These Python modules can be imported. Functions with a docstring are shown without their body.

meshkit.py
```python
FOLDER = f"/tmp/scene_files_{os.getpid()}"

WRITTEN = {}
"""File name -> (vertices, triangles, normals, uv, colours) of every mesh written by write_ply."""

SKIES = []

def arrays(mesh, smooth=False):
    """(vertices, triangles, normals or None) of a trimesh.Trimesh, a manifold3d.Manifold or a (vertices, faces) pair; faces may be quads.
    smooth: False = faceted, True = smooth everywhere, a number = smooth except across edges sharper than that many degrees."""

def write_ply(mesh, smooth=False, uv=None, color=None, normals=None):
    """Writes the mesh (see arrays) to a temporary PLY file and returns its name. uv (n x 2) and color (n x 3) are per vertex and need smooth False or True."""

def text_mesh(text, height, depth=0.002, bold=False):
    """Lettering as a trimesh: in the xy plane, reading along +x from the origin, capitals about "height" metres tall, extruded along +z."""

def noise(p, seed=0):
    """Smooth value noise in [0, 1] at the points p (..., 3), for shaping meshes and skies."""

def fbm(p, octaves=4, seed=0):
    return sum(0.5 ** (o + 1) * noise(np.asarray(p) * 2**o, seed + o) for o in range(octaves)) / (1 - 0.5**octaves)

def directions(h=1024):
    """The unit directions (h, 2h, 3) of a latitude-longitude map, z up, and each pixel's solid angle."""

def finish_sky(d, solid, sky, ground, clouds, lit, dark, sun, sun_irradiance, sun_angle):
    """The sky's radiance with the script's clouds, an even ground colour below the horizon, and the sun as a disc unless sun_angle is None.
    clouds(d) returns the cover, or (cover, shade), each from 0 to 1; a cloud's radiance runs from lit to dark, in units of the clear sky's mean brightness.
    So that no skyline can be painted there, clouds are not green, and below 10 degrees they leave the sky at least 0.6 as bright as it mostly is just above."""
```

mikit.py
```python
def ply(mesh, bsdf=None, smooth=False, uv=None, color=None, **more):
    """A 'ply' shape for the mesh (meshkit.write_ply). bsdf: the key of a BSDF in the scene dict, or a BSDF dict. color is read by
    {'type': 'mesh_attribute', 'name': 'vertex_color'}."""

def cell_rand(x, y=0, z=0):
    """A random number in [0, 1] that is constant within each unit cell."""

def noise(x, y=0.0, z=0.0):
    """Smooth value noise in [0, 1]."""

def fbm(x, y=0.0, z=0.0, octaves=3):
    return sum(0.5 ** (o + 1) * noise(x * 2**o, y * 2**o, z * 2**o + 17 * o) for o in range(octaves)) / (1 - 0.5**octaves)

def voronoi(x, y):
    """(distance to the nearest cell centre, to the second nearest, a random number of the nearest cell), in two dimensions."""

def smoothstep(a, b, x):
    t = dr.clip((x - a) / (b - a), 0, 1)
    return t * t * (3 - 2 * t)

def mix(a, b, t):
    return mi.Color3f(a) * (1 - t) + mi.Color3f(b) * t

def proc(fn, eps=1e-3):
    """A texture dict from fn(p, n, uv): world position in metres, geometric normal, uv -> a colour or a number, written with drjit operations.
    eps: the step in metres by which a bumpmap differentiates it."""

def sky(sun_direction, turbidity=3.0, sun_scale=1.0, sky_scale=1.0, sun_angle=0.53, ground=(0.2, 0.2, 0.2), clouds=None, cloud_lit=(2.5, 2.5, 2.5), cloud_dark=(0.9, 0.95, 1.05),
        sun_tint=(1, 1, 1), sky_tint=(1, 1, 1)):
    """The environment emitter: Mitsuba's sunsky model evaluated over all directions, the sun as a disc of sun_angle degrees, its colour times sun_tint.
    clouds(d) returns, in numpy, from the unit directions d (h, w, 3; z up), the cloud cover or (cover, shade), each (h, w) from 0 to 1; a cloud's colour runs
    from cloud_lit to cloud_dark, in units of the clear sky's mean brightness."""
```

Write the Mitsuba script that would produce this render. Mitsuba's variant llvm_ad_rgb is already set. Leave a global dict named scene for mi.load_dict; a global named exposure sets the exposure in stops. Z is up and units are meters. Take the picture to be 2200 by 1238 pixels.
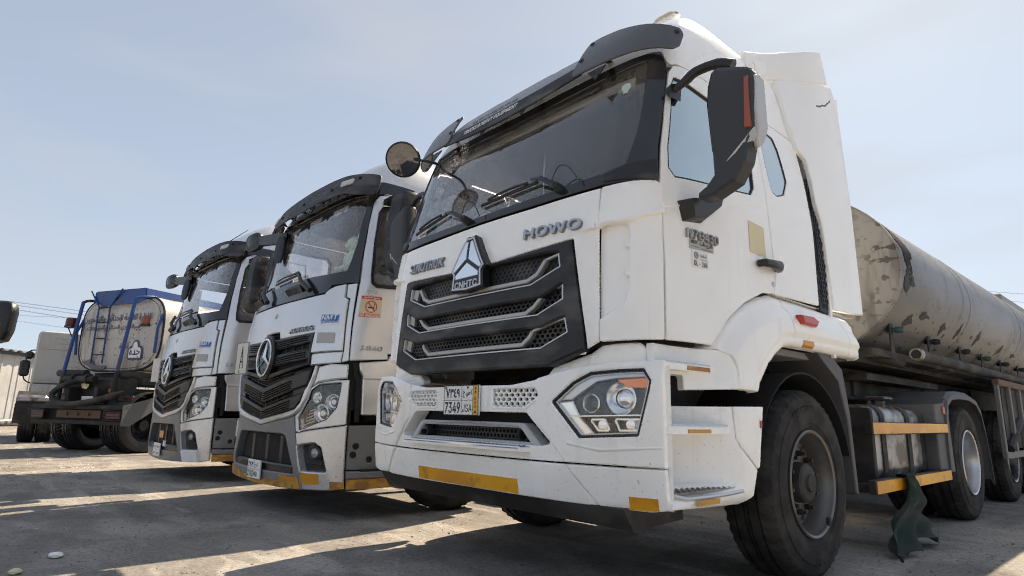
import math, random, json
import numpy as np, trimesh, drjit as dr, mitsuba as mi, mikit, meshkit
from scipy.interpolate import PchipInterpolator as PC
from scipy.spatial import Delaunay
import shapely
from shapely.geometry import Polygon, MultiPolygon, LineString, box as sbox
from shapely.geometry.polygon import orient
from shapely import affinity
from mikit import proc, noise, fbm, voronoi, cell_rand, smoothstep, mix

random.seed(4); RNG = np.random.default_rng(4)
T = mi.ScalarTransform4f
scene, labels = {}, {}

# ------------------------------------------------------------------ camera, sky, exposure
CAM = np.array([2.795, -2.156, 0.889])
YAW, PITCH, ROLL = math.radians(48.498), math.radians(11.808), math.radians(1.243)
_f = np.array([-math.sin(YAW) * math.cos(PITCH), math.cos(YAW) * math.cos(PITCH), math.sin(PITCH)])
_r = np.array([math.cos(YAW), math.sin(YAW), 0.0]); _u = np.cross(_r, _f)
UP = -math.sin(ROLL) * _r + math.cos(ROLL) * _u
scene['camera'] = {'type': 'perspective', 'fov': 80.25, 'fov_axis': 'x', 'near_clip': 0.05, 'far_clip': 2000.0,
                   'to_world': T().look_at(origin=CAM.tolist(), target=(CAM + _f).tolist(), up=UP.tolist())}
def veil(d):
    w = meshkit.fbm(d * np.array([3.0, 3.0, 9.0]) + np.array([0.3, 1.7, 0.2]), 4, 3)
    streak = np.clip((w - 0.47) * 2.6, 0, 1)
    return np.clip(0.32 * streak + 0.50, 0, 1)
scene['sky'] = mikit.sky((-0.235, 0.93, 1.0), turbidity=3.2, sun_scale=1.35, sky_tint=(1.04, 1.0, 0.95), clouds=veil, cloud_lit=(1.42, 1.45, 1.52), cloud_dark=(1.2, 1.2, 1.25), ground=(0.3, 0.27, 0.23))
exposure = 2.25

# ------------------------------------------------------------------ materials
def rgb(*c): return {'type': 'rgb', 'value': list(c)}
def two(b): return {'type': 'twosided', 'bsdf': b}
def pri(c, rough=0.5, metal=0.0, coat=0.0, spec=0.5, **k):
    d = {'type': 'principled', 'base_color': c if isinstance(c, dict) else rgb(*c), 'roughness': rough, 'metallic': metal, 'specular': spec}
    if coat: d.update(clearcoat=coat, clearcoat_gloss=0.92)
    d.update(k); return two(d)

def f_white(p, n, uv):                      # off-white enamel under dust, run-down dirt, yellowed low edges
    big = fbm(p.x * 2.1, p.y * 2.1, p.z * 1.3, 4)
    run = fbm(p.x * 22, p.y * 22, p.z * 1.1, 3)
    speck = noise(p.x * 95, p.y * 95, p.z * 95)
    c = mix((0.86, 0.855, 0.83), (0.77, 0.75, 0.70), 0.7 * smoothstep(0.48, 0.80, big))
    c = mix(c, (0.56, 0.52, 0.44), 0.30 * smoothstep(0.60, 0.85, run) * smoothstep(2.2, 1.0, p.z))
    c = mix(c, (0.45, 0.40, 0.33), 0.35 * smoothstep(0.55, 0.46, p.z + 0.10 * (big - 0.5)))
    return mix(c, (0.25, 0.21, 0.17), 0.55 * smoothstep(0.86, 0.93, speck) * smoothstep(1.3, 0.55, p.z))
def f_silver(p, n, uv):
    big = fbm(p.x * 2.4, p.y * 2.4, p.z * 1.6, 4)
    speck = noise(p.x * 70, p.y * 70, p.z * 70)
    c = mix((0.68, 0.68, 0.69), (0.56, 0.545, 0.52), 0.6 * smoothstep(0.4, 0.75, big))
    return mix(c, (0.14, 0.12, 0.10), 0.65 * smoothstep(0.80, 0.88, speck) * smoothstep(0.95, 0.3, p.z))
def f_plastic(p, n, uv):                    # black plastic greyed by dust
    d = fbm(p.x * 5, p.y * 5, p.z * 9, 4)
    return mix((0.012, 0.013, 0.016), (0.075, 0.073, 0.070), smoothstep(0.42, 0.80, d))
def f_rubber(p, n, uv):
    d = fbm(p.x * 9, p.y * 9, p.z * 9, 4)
    return mix((0.017, 0.0165, 0.0165), (0.050, 0.046, 0.042), 0.5 * smoothstep(0.35, 0.8, d) + 0.5 * noise(p.x * 120, p.y * 120, p.z * 120) * smoothstep(0.4, 0.6, d))
def f_tank(p, n, uv):                       # trailer tank: chalky grey paint, black runs from the filler, peeled patches
    big = fbm(p.x * 0.9, p.y * 0.9, p.z * 1.2, 4)
    run = fbm(p.x * 2.0, p.y * 7.0, p.z * 0.8, 4)
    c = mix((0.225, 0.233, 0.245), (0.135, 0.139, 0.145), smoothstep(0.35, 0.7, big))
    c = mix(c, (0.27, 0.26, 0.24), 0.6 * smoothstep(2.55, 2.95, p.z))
    c = mix(c, (0.10, 0.10, 0.10), 0.75 * smoothstep(0.60, 0.72, run) * smoothstep(1.3, 2.1, p.z))
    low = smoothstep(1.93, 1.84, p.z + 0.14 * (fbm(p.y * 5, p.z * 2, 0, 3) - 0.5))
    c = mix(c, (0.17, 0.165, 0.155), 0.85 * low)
    pt = fbm(p.y * 13, p.z * 15, p.x * 15, 3)
    return mix(c, (0.035, 0.034, 0.034), smoothstep(0.67, 0.71, pt) * (0.35 + 0.65 * low))
def f_tank_end(p, n, uv):
    run = fbm(p.x * 13, p.y * 3, p.z * 2.2, 4)
    spot = fbm(p.x * 17, p.y * 5, p.z * 19, 4)
    mid = fbm(p.x * 2.3, 0.3, p.z * 2.0, 3)
    c = mix((0.25, 0.245, 0.235), (0.14, 0.135, 0.127), smoothstep(0.45, 0.72, run))
    return mix(c, (0.045, 0.042, 0.04), 0.9 * smoothstep(0.60, 0.66, spot) * smoothstep(0.36, 0.62, mid))
def f_oldwhite(p, n, uv):                   # water tank of the far truck
    big = fbm(p.x * 2.2 + p.y, p.y * 1.2, p.z * 1.6, 4); run = fbm(p.x * 9 + p.y * 9, 0.2, p.z * 1.2, 4)
    chip = fbm(p.x * 14 + p.y * 6, 0.7, p.z * 16, 3)
    c = mix((0.47, 0.455, 0.43), (0.24, 0.21, 0.18), 0.9 * smoothstep(0.5, 0.75, run))
    c = mix(c, (0.09, 0.075, 0.065), smoothstep(0.62, 0.74, big))
    return mix(c, (0.07, 0.07, 0.08), smoothstep(0.70, 0.74, chip))
def f_blue(p, n, uv):
    d = fbm(p.x * 6 + p.y * 3, p.y, p.z * 6, 4)
    return mix((0.012, 0.052, 0.22), (0.03, 0.045, 0.09), smoothstep(0.52, 0.75, d))
def f_grime(p, n, uv):                      # chassis: black grease and dust
    d = fbm(p.x * 4, p.y * 4, p.z * 4, 4)
    return mix((0.013, 0.013, 0.014), (0.055, 0.050, 0.045), smoothstep(0.42, 0.78, d))
def f_steel(p, n, uv):
    d = fbm(p.x * 6, p.y * 6, p.z * 6, 4)
    return mix((0.40, 0.40, 0.41), (0.12, 0.108, 0.095), smoothstep(0.40, 0.68, d))
def f_tape(p, n, uv):
    d = fbm(p.x * 11, p.y * 11, p.z * 11, 3); w = fbm(p.x * 3, p.y * 3, p.z * 3, 2)
    c = mix((0.70, 0.335, 0.008), (0.54, 0.225, 0.012), smoothstep(0.35, 0.7, w))
    return mix(c, (0.33, 0.15, 0.03), 0.7 * smoothstep(0.62, 0.8, d))
def f_oldtape(p, n, uv):
    d = fbm(p.x * 9, p.y * 9, p.z * 14, 4)
    return mix((0.52, 0.27, 0.035), (0.30, 0.14, 0.04), smoothstep(0.38, 0.62, d))
def f_concrete(p, n, uv):
    d = fbm(p.x * 1.2, p.y * 1.2, p.z * 1.2, 4)
    return mix((0.43, 0.43, 0.425), (0.33, 0.328, 0.32), smoothstep(0.35, 0.8, d))
def f_ground(p, n, uv):                     # worn asphalt under blown sand
    a = fbm(p.x * 0.45, p.y * 0.45, 0.0, 4); b = fbm(p.x * 1.7 + 3 * a, p.y * 4.5, 0.0, 4)
    g = noise(p.x * 70, p.y * 70, 0.0); g2 = noise(p.x * 190, p.y * 190, 0.0)
    c = mix((0.225, 0.213, 0.198), (0.325, 0.307, 0.283), smoothstep(0.38, 0.62, 0.5 * a + 0.5 * b))
    c = mix(c, (0.150, 0.142, 0.132), 0.4 * smoothstep(0.56, 0.70, fbm(p.x * 2.6, p.y * 2.6, 5.0, 4)))
    c = mix(c, (0.42, 0.397, 0.365), 0.5 * smoothstep(0.66, 0.74, fbm(p.x * 0.9 + p.y * 0.35, p.y * 5.5, 9.0, 3)))
    tr = smoothstep(0.60, 0.68, fbm(p.x * 5.5 + 1.2 * a, p.y * 0.55 + 0.12 * p.x, 3.0, 3)) * smoothstep(0.35, 0.6, fbm(p.x * 0.7, p.y * 0.7, 11.0, 2))
    c = mix(c, (0.15, 0.142, 0.132), 0.4 * tr)
    c = c * (0.62 + 0.76 * (0.5 * g + 0.5 * g2))
    return mix(c, (0.09, 0.085, 0.08), 0.7 * smoothstep(0.90, 0.95, noise(p.x * 38, p.y * 38, 2.0)))
def f_groundh(p, n, uv):
    return 0.004 * fbm(p.x * 30, p.y * 30, 0.0, 4) + 0.014 * fbm(p.x * 3, p.y * 3, 0.0, 3)
def f_cloth(p, n, uv):
    d = fbm(p.x * 7, p.y * 7, p.z * 7, 3)
    return mix((0.035, 0.055, 0.046), (0.070, 0.076, 0.068), smoothstep(0.35, 0.7, d))
def f_ewhite(p, n, uv):
    d = fbm(p.x * 1.5, p.y * 1.5, p.z * 1.0, 4); r = fbm(p.x * 7, p.y * 7, p.z * 0.7, 3)
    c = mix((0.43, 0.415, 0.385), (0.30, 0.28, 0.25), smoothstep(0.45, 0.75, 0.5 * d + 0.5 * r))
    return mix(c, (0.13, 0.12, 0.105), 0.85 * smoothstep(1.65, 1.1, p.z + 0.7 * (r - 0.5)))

B = {
 'white_paint': pri(proc(f_white), 0.24, coat=1.0), 'silver_paint': pri(proc(f_silver), 0.27, metal=0.62, coat=1.0),
 'grey_satin': pri((0.19, 0.195, 0.20), 0.42, metal=0.25), 'black_plastic': pri(proc(f_plastic), 0.55),
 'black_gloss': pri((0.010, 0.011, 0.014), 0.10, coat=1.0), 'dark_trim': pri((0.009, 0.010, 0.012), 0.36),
 'rubber': pri(proc(f_rubber), 0.78, spec=0.3), 'grime': pri(proc(f_grime), 0.7), 'steel': pri(proc(f_steel), 0.38, metal=0.75),
 'chrome': pri((0.86, 0.87, 0.88), 0.13, metal=1.0), 'satin_chrome': pri((0.60, 0.60, 0.61), 0.34, metal=0.85), 'dull_silver': pri((0.43, 0.42, 0.40), 0.42, metal=0.55),
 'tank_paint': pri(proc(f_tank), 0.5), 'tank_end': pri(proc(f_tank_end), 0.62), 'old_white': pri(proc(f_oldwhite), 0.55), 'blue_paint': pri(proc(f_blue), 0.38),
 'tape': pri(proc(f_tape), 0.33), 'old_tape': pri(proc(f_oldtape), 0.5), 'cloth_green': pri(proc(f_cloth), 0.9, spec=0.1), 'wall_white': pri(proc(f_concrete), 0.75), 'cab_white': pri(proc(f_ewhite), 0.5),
 'amber': pri((0.85, 0.24, 0.015), 0.12, coat=1.0), 'red_lens': pri((0.42, 0.025, 0.02), 0.15, coat=1.0), 'orange_dull': pri((0.30, 0.075, 0.042), 0.35),
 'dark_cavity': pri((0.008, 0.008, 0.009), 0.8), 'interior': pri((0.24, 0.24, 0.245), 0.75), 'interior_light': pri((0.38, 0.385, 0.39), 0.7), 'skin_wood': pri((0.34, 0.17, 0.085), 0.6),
 'plate_white': pri((0.74, 0.74, 0.72), 0.35), 'ink': pri((0.018, 0.018, 0.02), 0.5), 'plate_amber': pri((0.68, 0.36, 0.04), 0.4), 'white_print': pri((0.62, 0.62, 0.62), 0.5),
 'sticker_blue': pri((0.03, 0.13, 0.46), 0.4), 'sticker_red': pri((0.50, 0.045, 0.035), 0.4), 'sticker_cream': pri((0.62, 0.52, 0.34), 0.5), 'sticker_grey': pri((0.40, 0.395, 0.38), 0.55), 'sticker_yellowed': pri((0.66, 0.58, 0.36), 0.5),
 'faded_ink': pri((0.14, 0.145, 0.17), 0.6), 'violet_ink': pri((0.045, 0.04, 0.14), 0.5), 'fender_grey': pri((0.085, 0.087, 0.091), 0.6), 'mirror_grey': pri((0.44, 0.45, 0.46), 0.4),
 'plush': pri((0.50, 0.62, 0.52), 0.95, spec=0.1), 'paper': pri((0.70, 0.69, 0.65), 0.8), 'wire_dark': pri((0.05, 0.05, 0.055), 0.6), 'alu': pri((0.55, 0.55, 0.55), 0.3, metal=0.9), 'mirror_glass': pri((0.20, 0.20, 0.21), 0.03, metal=1.0),
 'sole_brown': pri((0.055, 0.054, 0.054), 0.8), 'valve_green': pri((0.03, 0.09, 0.085), 0.5), 'red_dull': pri((0.085, 0.012, 0.010), 0.35), 'stone': pri((0.17, 0.155, 0.135), 0.9), 'mirror_black': pri((0.030, 0.031, 0.034), 0.5), 'smoked_skylit': pri((0.17, 0.172, 0.178), 0.35, coat=0.6), 'visor_end': pri((0.060, 0.062, 0.068), 0.30, coat=0.6), 'sign_white': pri((0.60, 0.585, 0.54), 0.5), 'rack_steel': pri((0.15, 0.145, 0.14), 0.6), 'letter_face': pri((0.44, 0.47, 0.52), 0.24, metal=0.55), 'letter_shade': pri((0.20, 0.20, 0.21), 0.4), 'bright_letter': pri((0.82, 0.84, 0.87), 0.22, metal=0.35), 'rim_dark': pri((0.16, 0.152, 0.145), 0.38, metal=0.6), 'plate_green': pri((0.42, 0.52, 0.47), 0.5), 'rust': pri((0.12, 0.08, 0.055), 0.75),
 'glass': {'type': 'blendbsdf', 'weight': 0.016, 'a': {'type': 'thindielectric', 'int_ior': 1.62}, 'b': two({'type': 'diffuse', 'reflectance': rgb(0.6, 0.58, 0.54)})},
 'film_glass': {'type': 'blendbsdf', 'weight': 0.8, 'a': {'type': 'thindielectric', 'int_ior': 1.5}, 'b': pri((0.70, 0.78, 0.77), 0.06, metal=1.0)},
 'lamp_glass': {'type': 'thindielectric', 'int_ior': 1.5},
 'ground_mat': {'type': 'bumpmap', 'scale': 1.0, 'tex': proc(f_groundh, 0.004), 'b': {'type': 'diffuse', 'reflectance': proc(f_ground)}},
}
scene.update(B)

# ------------------------------------------------------------------ helpers
taken = {}
def numbered(key):
    k = taken.get(key, -1) + 1; taken[key] = k
    return key if k == 0 else f'{key}_{k:03d}'
class Thing:
    """A thing: the key its parts' keys start with, and where it stands."""
    def __init__(s, name, label, cat, loc=(0, 0, 0), yaw=0.0, group=None):
        s.key = numbered(name); a = math.radians(yaw); c, n = math.cos(a), math.sin(a)
        s.M = np.array([[c, -n, 0, loc[0]], [n, c, 0, loc[1]], [0, 0, 1, loc[2]], [0, 0, 0, 1.0]])
        labels[s.key] = {'label': label, 'category': cat, **({'group': group} if group else {})}
    def add(s, name, mesh, bsdf, parent=None, smooth=35, label=None, each=False, kind=None):
        if each: return [s.add(name, m, bsdf, parent, smooth, label) for m in mesh][0]
        if isinstance(mesh, list): mesh = cat(mesh)
        key = numbered((parent or s.key) + '__' + name)
        m = mesh.copy(); m.apply_transform(s.M)
        scene[key] = mikit.ply(m, bsdf, smooth=smooth)
        if label: labels[key] = {'label': label}
        if kind: labels.setdefault(key, {})['kind'] = kind
        return key
def lone(name, mesh, bsdf, label=None, cat_=None, group=None, kind=None, smooth=35):
    key = numbered(name)
    scene[key] = mikit.ply(cat(mesh) if isinstance(mesh, list) else mesh, bsdf, smooth=smooth)
    d = {}
    if kind: d['kind'] = kind
    if label: d['label'] = label
    if cat_: d['category'] = cat_
    if group: d['group'] = group
    labels[key] = d
    return key
def cat(ms): return trimesh.util.concatenate([trimesh.Trimesh(m.vertices, m.faces, process=False) for m in ms])
def TM(v, f): return trimesh.Trimesh(np.asarray(v, float), np.asarray(f, int), process=False)
def mirror(m):
    m = m.copy(); m.vertices[:, 0] *= -1; m.faces = m.faces[:, ::-1]; return TM(m.vertices, m.faces)
def rz(m, deg, at=(0, 0, 0)): return m.copy().apply_transform(trimesh.transformations.rotation_matrix(math.radians(deg), [0, 0, 1], at))
def ra(m, deg, axis, at=(0, 0, 0)): return m.copy().apply_transform(trimesh.transformations.rotation_matrix(math.radians(deg), axis, at))

class Surf:
    """A cab skin: plan curve swept up with a width factor and a lean. (u, z) in metres -> point; u runs round the plan from the centre line."""
    def __init__(s, plan, W, lean, fadeL, P=2.0):
        p = np.array(plan, float); d = np.r_[0, np.cumsum(np.hypot(*np.diff(p, axis=0).T))]
        s.fx, s.fy, s.U, s.P = PC(d, p[:, 0]), PC(d, p[:, 1]), d[-1], P
        s.W, s.l, s.L = (PC(*np.array(q, float).T) for q in (W, lean, fadeL)); s.zr = [(q[0][0], q[-1][0]) for q in (W, lean, fadeL)]
    def __call__(s, u, z):
        u, z = np.broadcast_arrays(np.asarray(u, float), np.asarray(z, float)); a = np.clip(abs(u), 0, s.U); ex = abs(u) - a
        zc = [np.clip(z, *r) for r in s.zr]
        y0 = s.fy(a) + ex; x = s.fx(a) * s.W(zc[0])
        y = y0 + s.l(zc[1]) * np.clip(1 - y0 / s.L(zc[2]), 0, 1) ** s.P
        return np.stack([np.sign(u) * x, y, z], -1)
class Func:
    def __init__(s, f): s.f = f
    def __call__(s, u, v):
        u, v = np.broadcast_arrays(np.asarray(u, float), np.asarray(v, float)); return s.f(u, v)
def Plane(o, U, V):
    o, U, V = (np.asarray(q, float) for q in (o, U, V))
    return Func(lambda u, v: o + u[..., None] * U + v[..., None] * V)
FRONT = lambda y, x0=0, z0=0: Plane((x0, y, z0), (1, 0, 0), (0, 0, 1))
RIGHT = lambda x: Plane((x, 0, 0), (0, 1, 0), (0, 0, 1))
TOP = lambda z: Plane((0, 0, z), (1, 0, 0), (0, 1, 0))
def normal(S, u, v, e=2e-3):
    n = np.cross(S(u + e, v) - S(u - e, v), S(u, v + e) - S(u, v - e))
    return n / np.maximum(np.linalg.norm(n, axis=-1, keepdims=True), 1e-12)
def at(S, u, v, off=0.0): return S(u, v) + normal(S, np.asarray(u, float), np.asarray(v, float)) * np.asarray(off)[..., None]
def poly(p, holes=()): return p if hasattr(p, 'geom_type') else Polygon(p, holes)
def sym(half):                               # right half, listed from the centre top round to the centre bottom
    r = [(-x, z) for x, z in half[::-1] if x > 1e-6]; return Polygon(list(half) + r).buffer(0)
def rnd(p, r): p = poly(p); return p.buffer(-r).buffer(2 * r).buffer(-r)
def flip(p): return affinity.scale(poly(p), -1, 1, origin=(0, 0))
def dense(c, h):
    c = np.asarray(c)[:-1]; out = []
    for a, b in zip(c, np.roll(c, -1, 0)):
        n = max(1, int(math.ceil(np.hypot(*(b - a)) / h))); out += [a + (b - a) * k / n for k in range(n)]
    return np.array(out)
def cross2(a, b): return a[:, 0] * b[:, 1] - a[:, 1] * b[:, 0]
def tri2(p, h, rings):
    pts = np.vstack(rings)
    if h < 5:
        x0, y0, x1, y1 = p.bounds; gx, gy = np.meshgrid(np.arange(x0 + h / 2, x1, h), np.arange(y0 + h / 2, y1, h)); g = np.c_[gx.ravel(), gy.ravel()]
        inner = p.buffer(-0.4 * h)
        if len(g) and not inner.is_empty: g = g[shapely.contains_xy(inner, g[:, 0], g[:, 1])]
        else: g = g[:0]
        allp = np.vstack([pts, g])
        try:
            t = Delaunay(allp).simplices; c = allp[t].mean(1); t = t[shapely.contains_xy(p, c[:, 0], c[:, 1])]
            a = allp[t]; ar = cross2(a[:, 1] - a[:, 0], a[:, 2] - a[:, 0]) / 2
            t = np.where(ar[:, None] < 0, t[:, ::-1], t); t = t[abs(ar) > 1e-12]
            if abs(abs(ar).sum() - p.area) < 0.003 * p.area: return allp, t
        except Exception: pass
    q = Polygon(rings[0], rings[1:])
    v, f = trimesh.creation.triangulate_polygon(q, engine='earcut')
    v, f = np.asarray(v), np.asarray(f)
    d = ((v[:, None] - pts[None]) ** 2).sum(-1).argmin(1) if len(v) * len(pts) < 4e6 else np.arange(len(v))
    f = d[f]; a = pts[f]; ar = cross2(a[:, 1] - a[:, 0], a[:, 2] - a[:, 0]); f = np.where(ar[:, None] < 0, f[:, ::-1], f)
    return pts, f
def pieces(p): return [g for g in getattr(p, 'geoms', [p]) if g.geom_type == 'Polygon']
def drape(S, p, off=0.0, thick=0.02, h=0.08, bevel=0.0, back=False):
    """A sheet with thickness cut to the outline p (in the surface's own metres), laid on S at height off, its edges bevelled."""
    p = poly(p)
    if p.is_empty: return TM(np.zeros((0, 3)), np.zeros((0, 3), int))
    if not p.is_valid: p = p.buffer(0)
    if hasattr(p, 'geoms'): return cat([drape(S, g, off, thick, h, bevel, back) for g in p.geoms if g.geom_type == 'Polygon'])
    p = orient(p); rings = [dense(r.coords, h) for r in (p.exterior, *p.interiors)]
    rings = [r for r in rings if len(r) > 2]
    pts, f = tri2(p, h, rings); nb = sum(len(r) for r in rings); top = pts.copy()
    if bevel:
        k = 0
        for r in rings:
            e = np.roll(r, -1, 0) - r; e /= np.maximum(np.linalg.norm(e, axis=1, keepdims=True), 1e-9); n = np.c_[-e[:, 1], e[:, 0]]
            m = n + np.roll(n, 1, 0); m /= np.maximum((m ** 2).sum(1, keepdims=True) / 2, 0.35); top[k:k + len(r)] = r + m * bevel; k += len(r)
    V = [at(S, top[:, 0], top[:, 1], np.full(len(top), off))]; F = [f]
    if thick:
        u, v = pts[:nb, 0], pts[:nb, 1]; layers = ([off - bevel] if bevel else []) + [off - thick]
        base, n0 = np.arange(nb), len(top)
        for o in layers:
            V.append(at(S, u, v, np.full(nb, o))); cur = np.arange(nb) + n0; n0 += nb; k = 0
            for r in rings:
                i = np.arange(len(r)) + k; j = np.roll(i, -1); k += len(r)
                F += [np.c_[base[i], cur[i], cur[j]], np.c_[base[i], cur[j], base[j]]]
            base = cur
        if back: V.append(at(S, pts[:, 0], pts[:, 1], np.full(len(pts), off - thick))); F.append(f[:, ::-1] + n0)
    return TM(np.vstack(V), np.vstack(F))
def hexmesh(S, p, cell=0.03, wall=0.3, off=0.0, deep=0.012, stretch=1.0):
    """Pierced honeycomb sheet: one bevelled frame per cell, joined."""
    p = poly(p); x0, y0, x1, y1 = p.bounds; a = cell / math.sqrt(3); an = np.radians(60 * np.arange(6) + 30); V, F, k = [], [], 0
    rows = int((y1 - y0) / (1.5 * a)) + 2
    for j in range(rows):
        for i in range(int((x1 - x0) / (cell * stretch)) + 2):
            cx, cy = x0 + (i + 0.5 * (j % 2)) * cell * stretch, y0 + j * 1.5 * a
            if not p.contains(shapely.Point(cx, cy)): continue
            o = np.c_[cx + a * np.cos(an) * stretch, cy + a * np.sin(an)]; n = np.c_[cx + a * (1 - wall) * np.cos(an) * stretch, cy + a * (1 - wall) * np.sin(an)]
            V += [(o, off), (n, off), (n, off - deep)]
            for q in range(6):
                r = (q + 1) % 6
                F += [(k + q, k + r, k + 6 + r), (k + q, k + 6 + r, k + 6 + q), (k + 6 + q, k + 6 + r, k + 12 + r), (k + 6 + q, k + 12 + r, k + 12 + q)]
            k += 18
    if not V: return TM(np.zeros((0, 3)), np.zeros((0, 3), int))
    P = np.vstack([v for v, o in V]); O = np.repeat([o for v, o in V], 6)
    return TM(at(S, P[:, 0], P[:, 1], O), F)
def box(c, s, bevel=0.0):
    c, s = np.asarray(c, float), np.asarray(s, float) / 2
    if bevel <= 0: return TM(*(lambda m: (m.vertices, m.faces))(trimesh.creation.box(extents=2 * s).apply_translation(c)))
    b = min(bevel, *(0.98 * s)); pts = []
    for sx in (-1, 1):
        for sy in (-1, 1):
            for sz in (-1, 1):
                q = np.array([sx, sy, sz]) * s
                for k in range(3): d = np.array([sx, sy, sz]) * b; d[k] = 0; pts.append(q - d)
    m = trimesh.convex.convex_hull(np.array(pts) + c); return TM(m.vertices, m.faces)
def hull(pts): m = trimesh.convex.convex_hull(np.asarray(pts, float)); return TM(m.vertices, m.faces)
def tube(path, r, n=10, caps=True, close=False):
    p = np.asarray(path, float); r = np.broadcast_to(np.asarray(r, float), (len(p),))
    t = np.gradient(p, axis=0) if not close else np.roll(p, -1, 0) - np.roll(p, 1, 0); t /= np.maximum(np.linalg.norm(t, axis=1, keepdims=True), 1e-9)
    a = np.cross(t[0], [0, 0, 1.0] if abs(t[0][2]) < 0.9 else [1.0, 0, 0]); a /= np.linalg.norm(a); A = []
    for k in range(len(p)):
        a = a - t[k] * (a @ t[k]); a /= np.linalg.norm(a); A.append(a)
    A = np.array(A); Bn = np.cross(t, A); an = np.arange(n) * 2 * np.pi / n
    V = p[:, None] + r[:, None, None] * (np.cos(an)[None, :, None] * A[:, None] + np.sin(an)[None, :, None] * Bn[:, None])
    L = len(p); F = []
    for k in range(L if close else L - 1):
        i = np.arange(n); j = (i + 1) % n; q = (k + 1) % L
        F += [np.c_[k * n + i, k * n + j, q * n + j], np.c_[k * n + i, q * n + j, q * n + i]]
    V = V.reshape(-1, 3); F = np.vstack(F)
    if caps and not close:
        V = np.vstack([V, p[0], p[-1]]); i = np.arange(n); j = (i + 1) % n; m = L * n
        F = np.vstack([F, np.c_[j, i, i * 0 + m], np.c_[(L - 1) * n + i, (L - 1) * n + j, i * 0 + m + 1]])
    return TM(V, F)
def smoothpath(p, n=24):
    p = np.asarray(p, float); d = np.r_[0, np.cumsum(np.linalg.norm(np.diff(p, axis=0), axis=1))]
    return np.stack([PC(d, p[:, k])(np.linspace(0, d[-1], n)) for k in range(3)], 1)
def lathe(prof, axis=(1, 0, 0), at_=(0, 0, 0), n=48):
    """profile rows (radius, along the axis) turned round the axis."""
    m = trimesh.creation.revolve(np.asarray(prof, float), sections=n)
    R = trimesh.geometry.align_vectors([0, 0, 1], np.asarray(axis, float) / np.linalg.norm(axis)); m.apply_transform(R); m.apply_translation(at_)
    return TM(m.vertices, m.faces)
def cyl(a, b, r, n=20): return tube([a, b], r, n)
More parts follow.
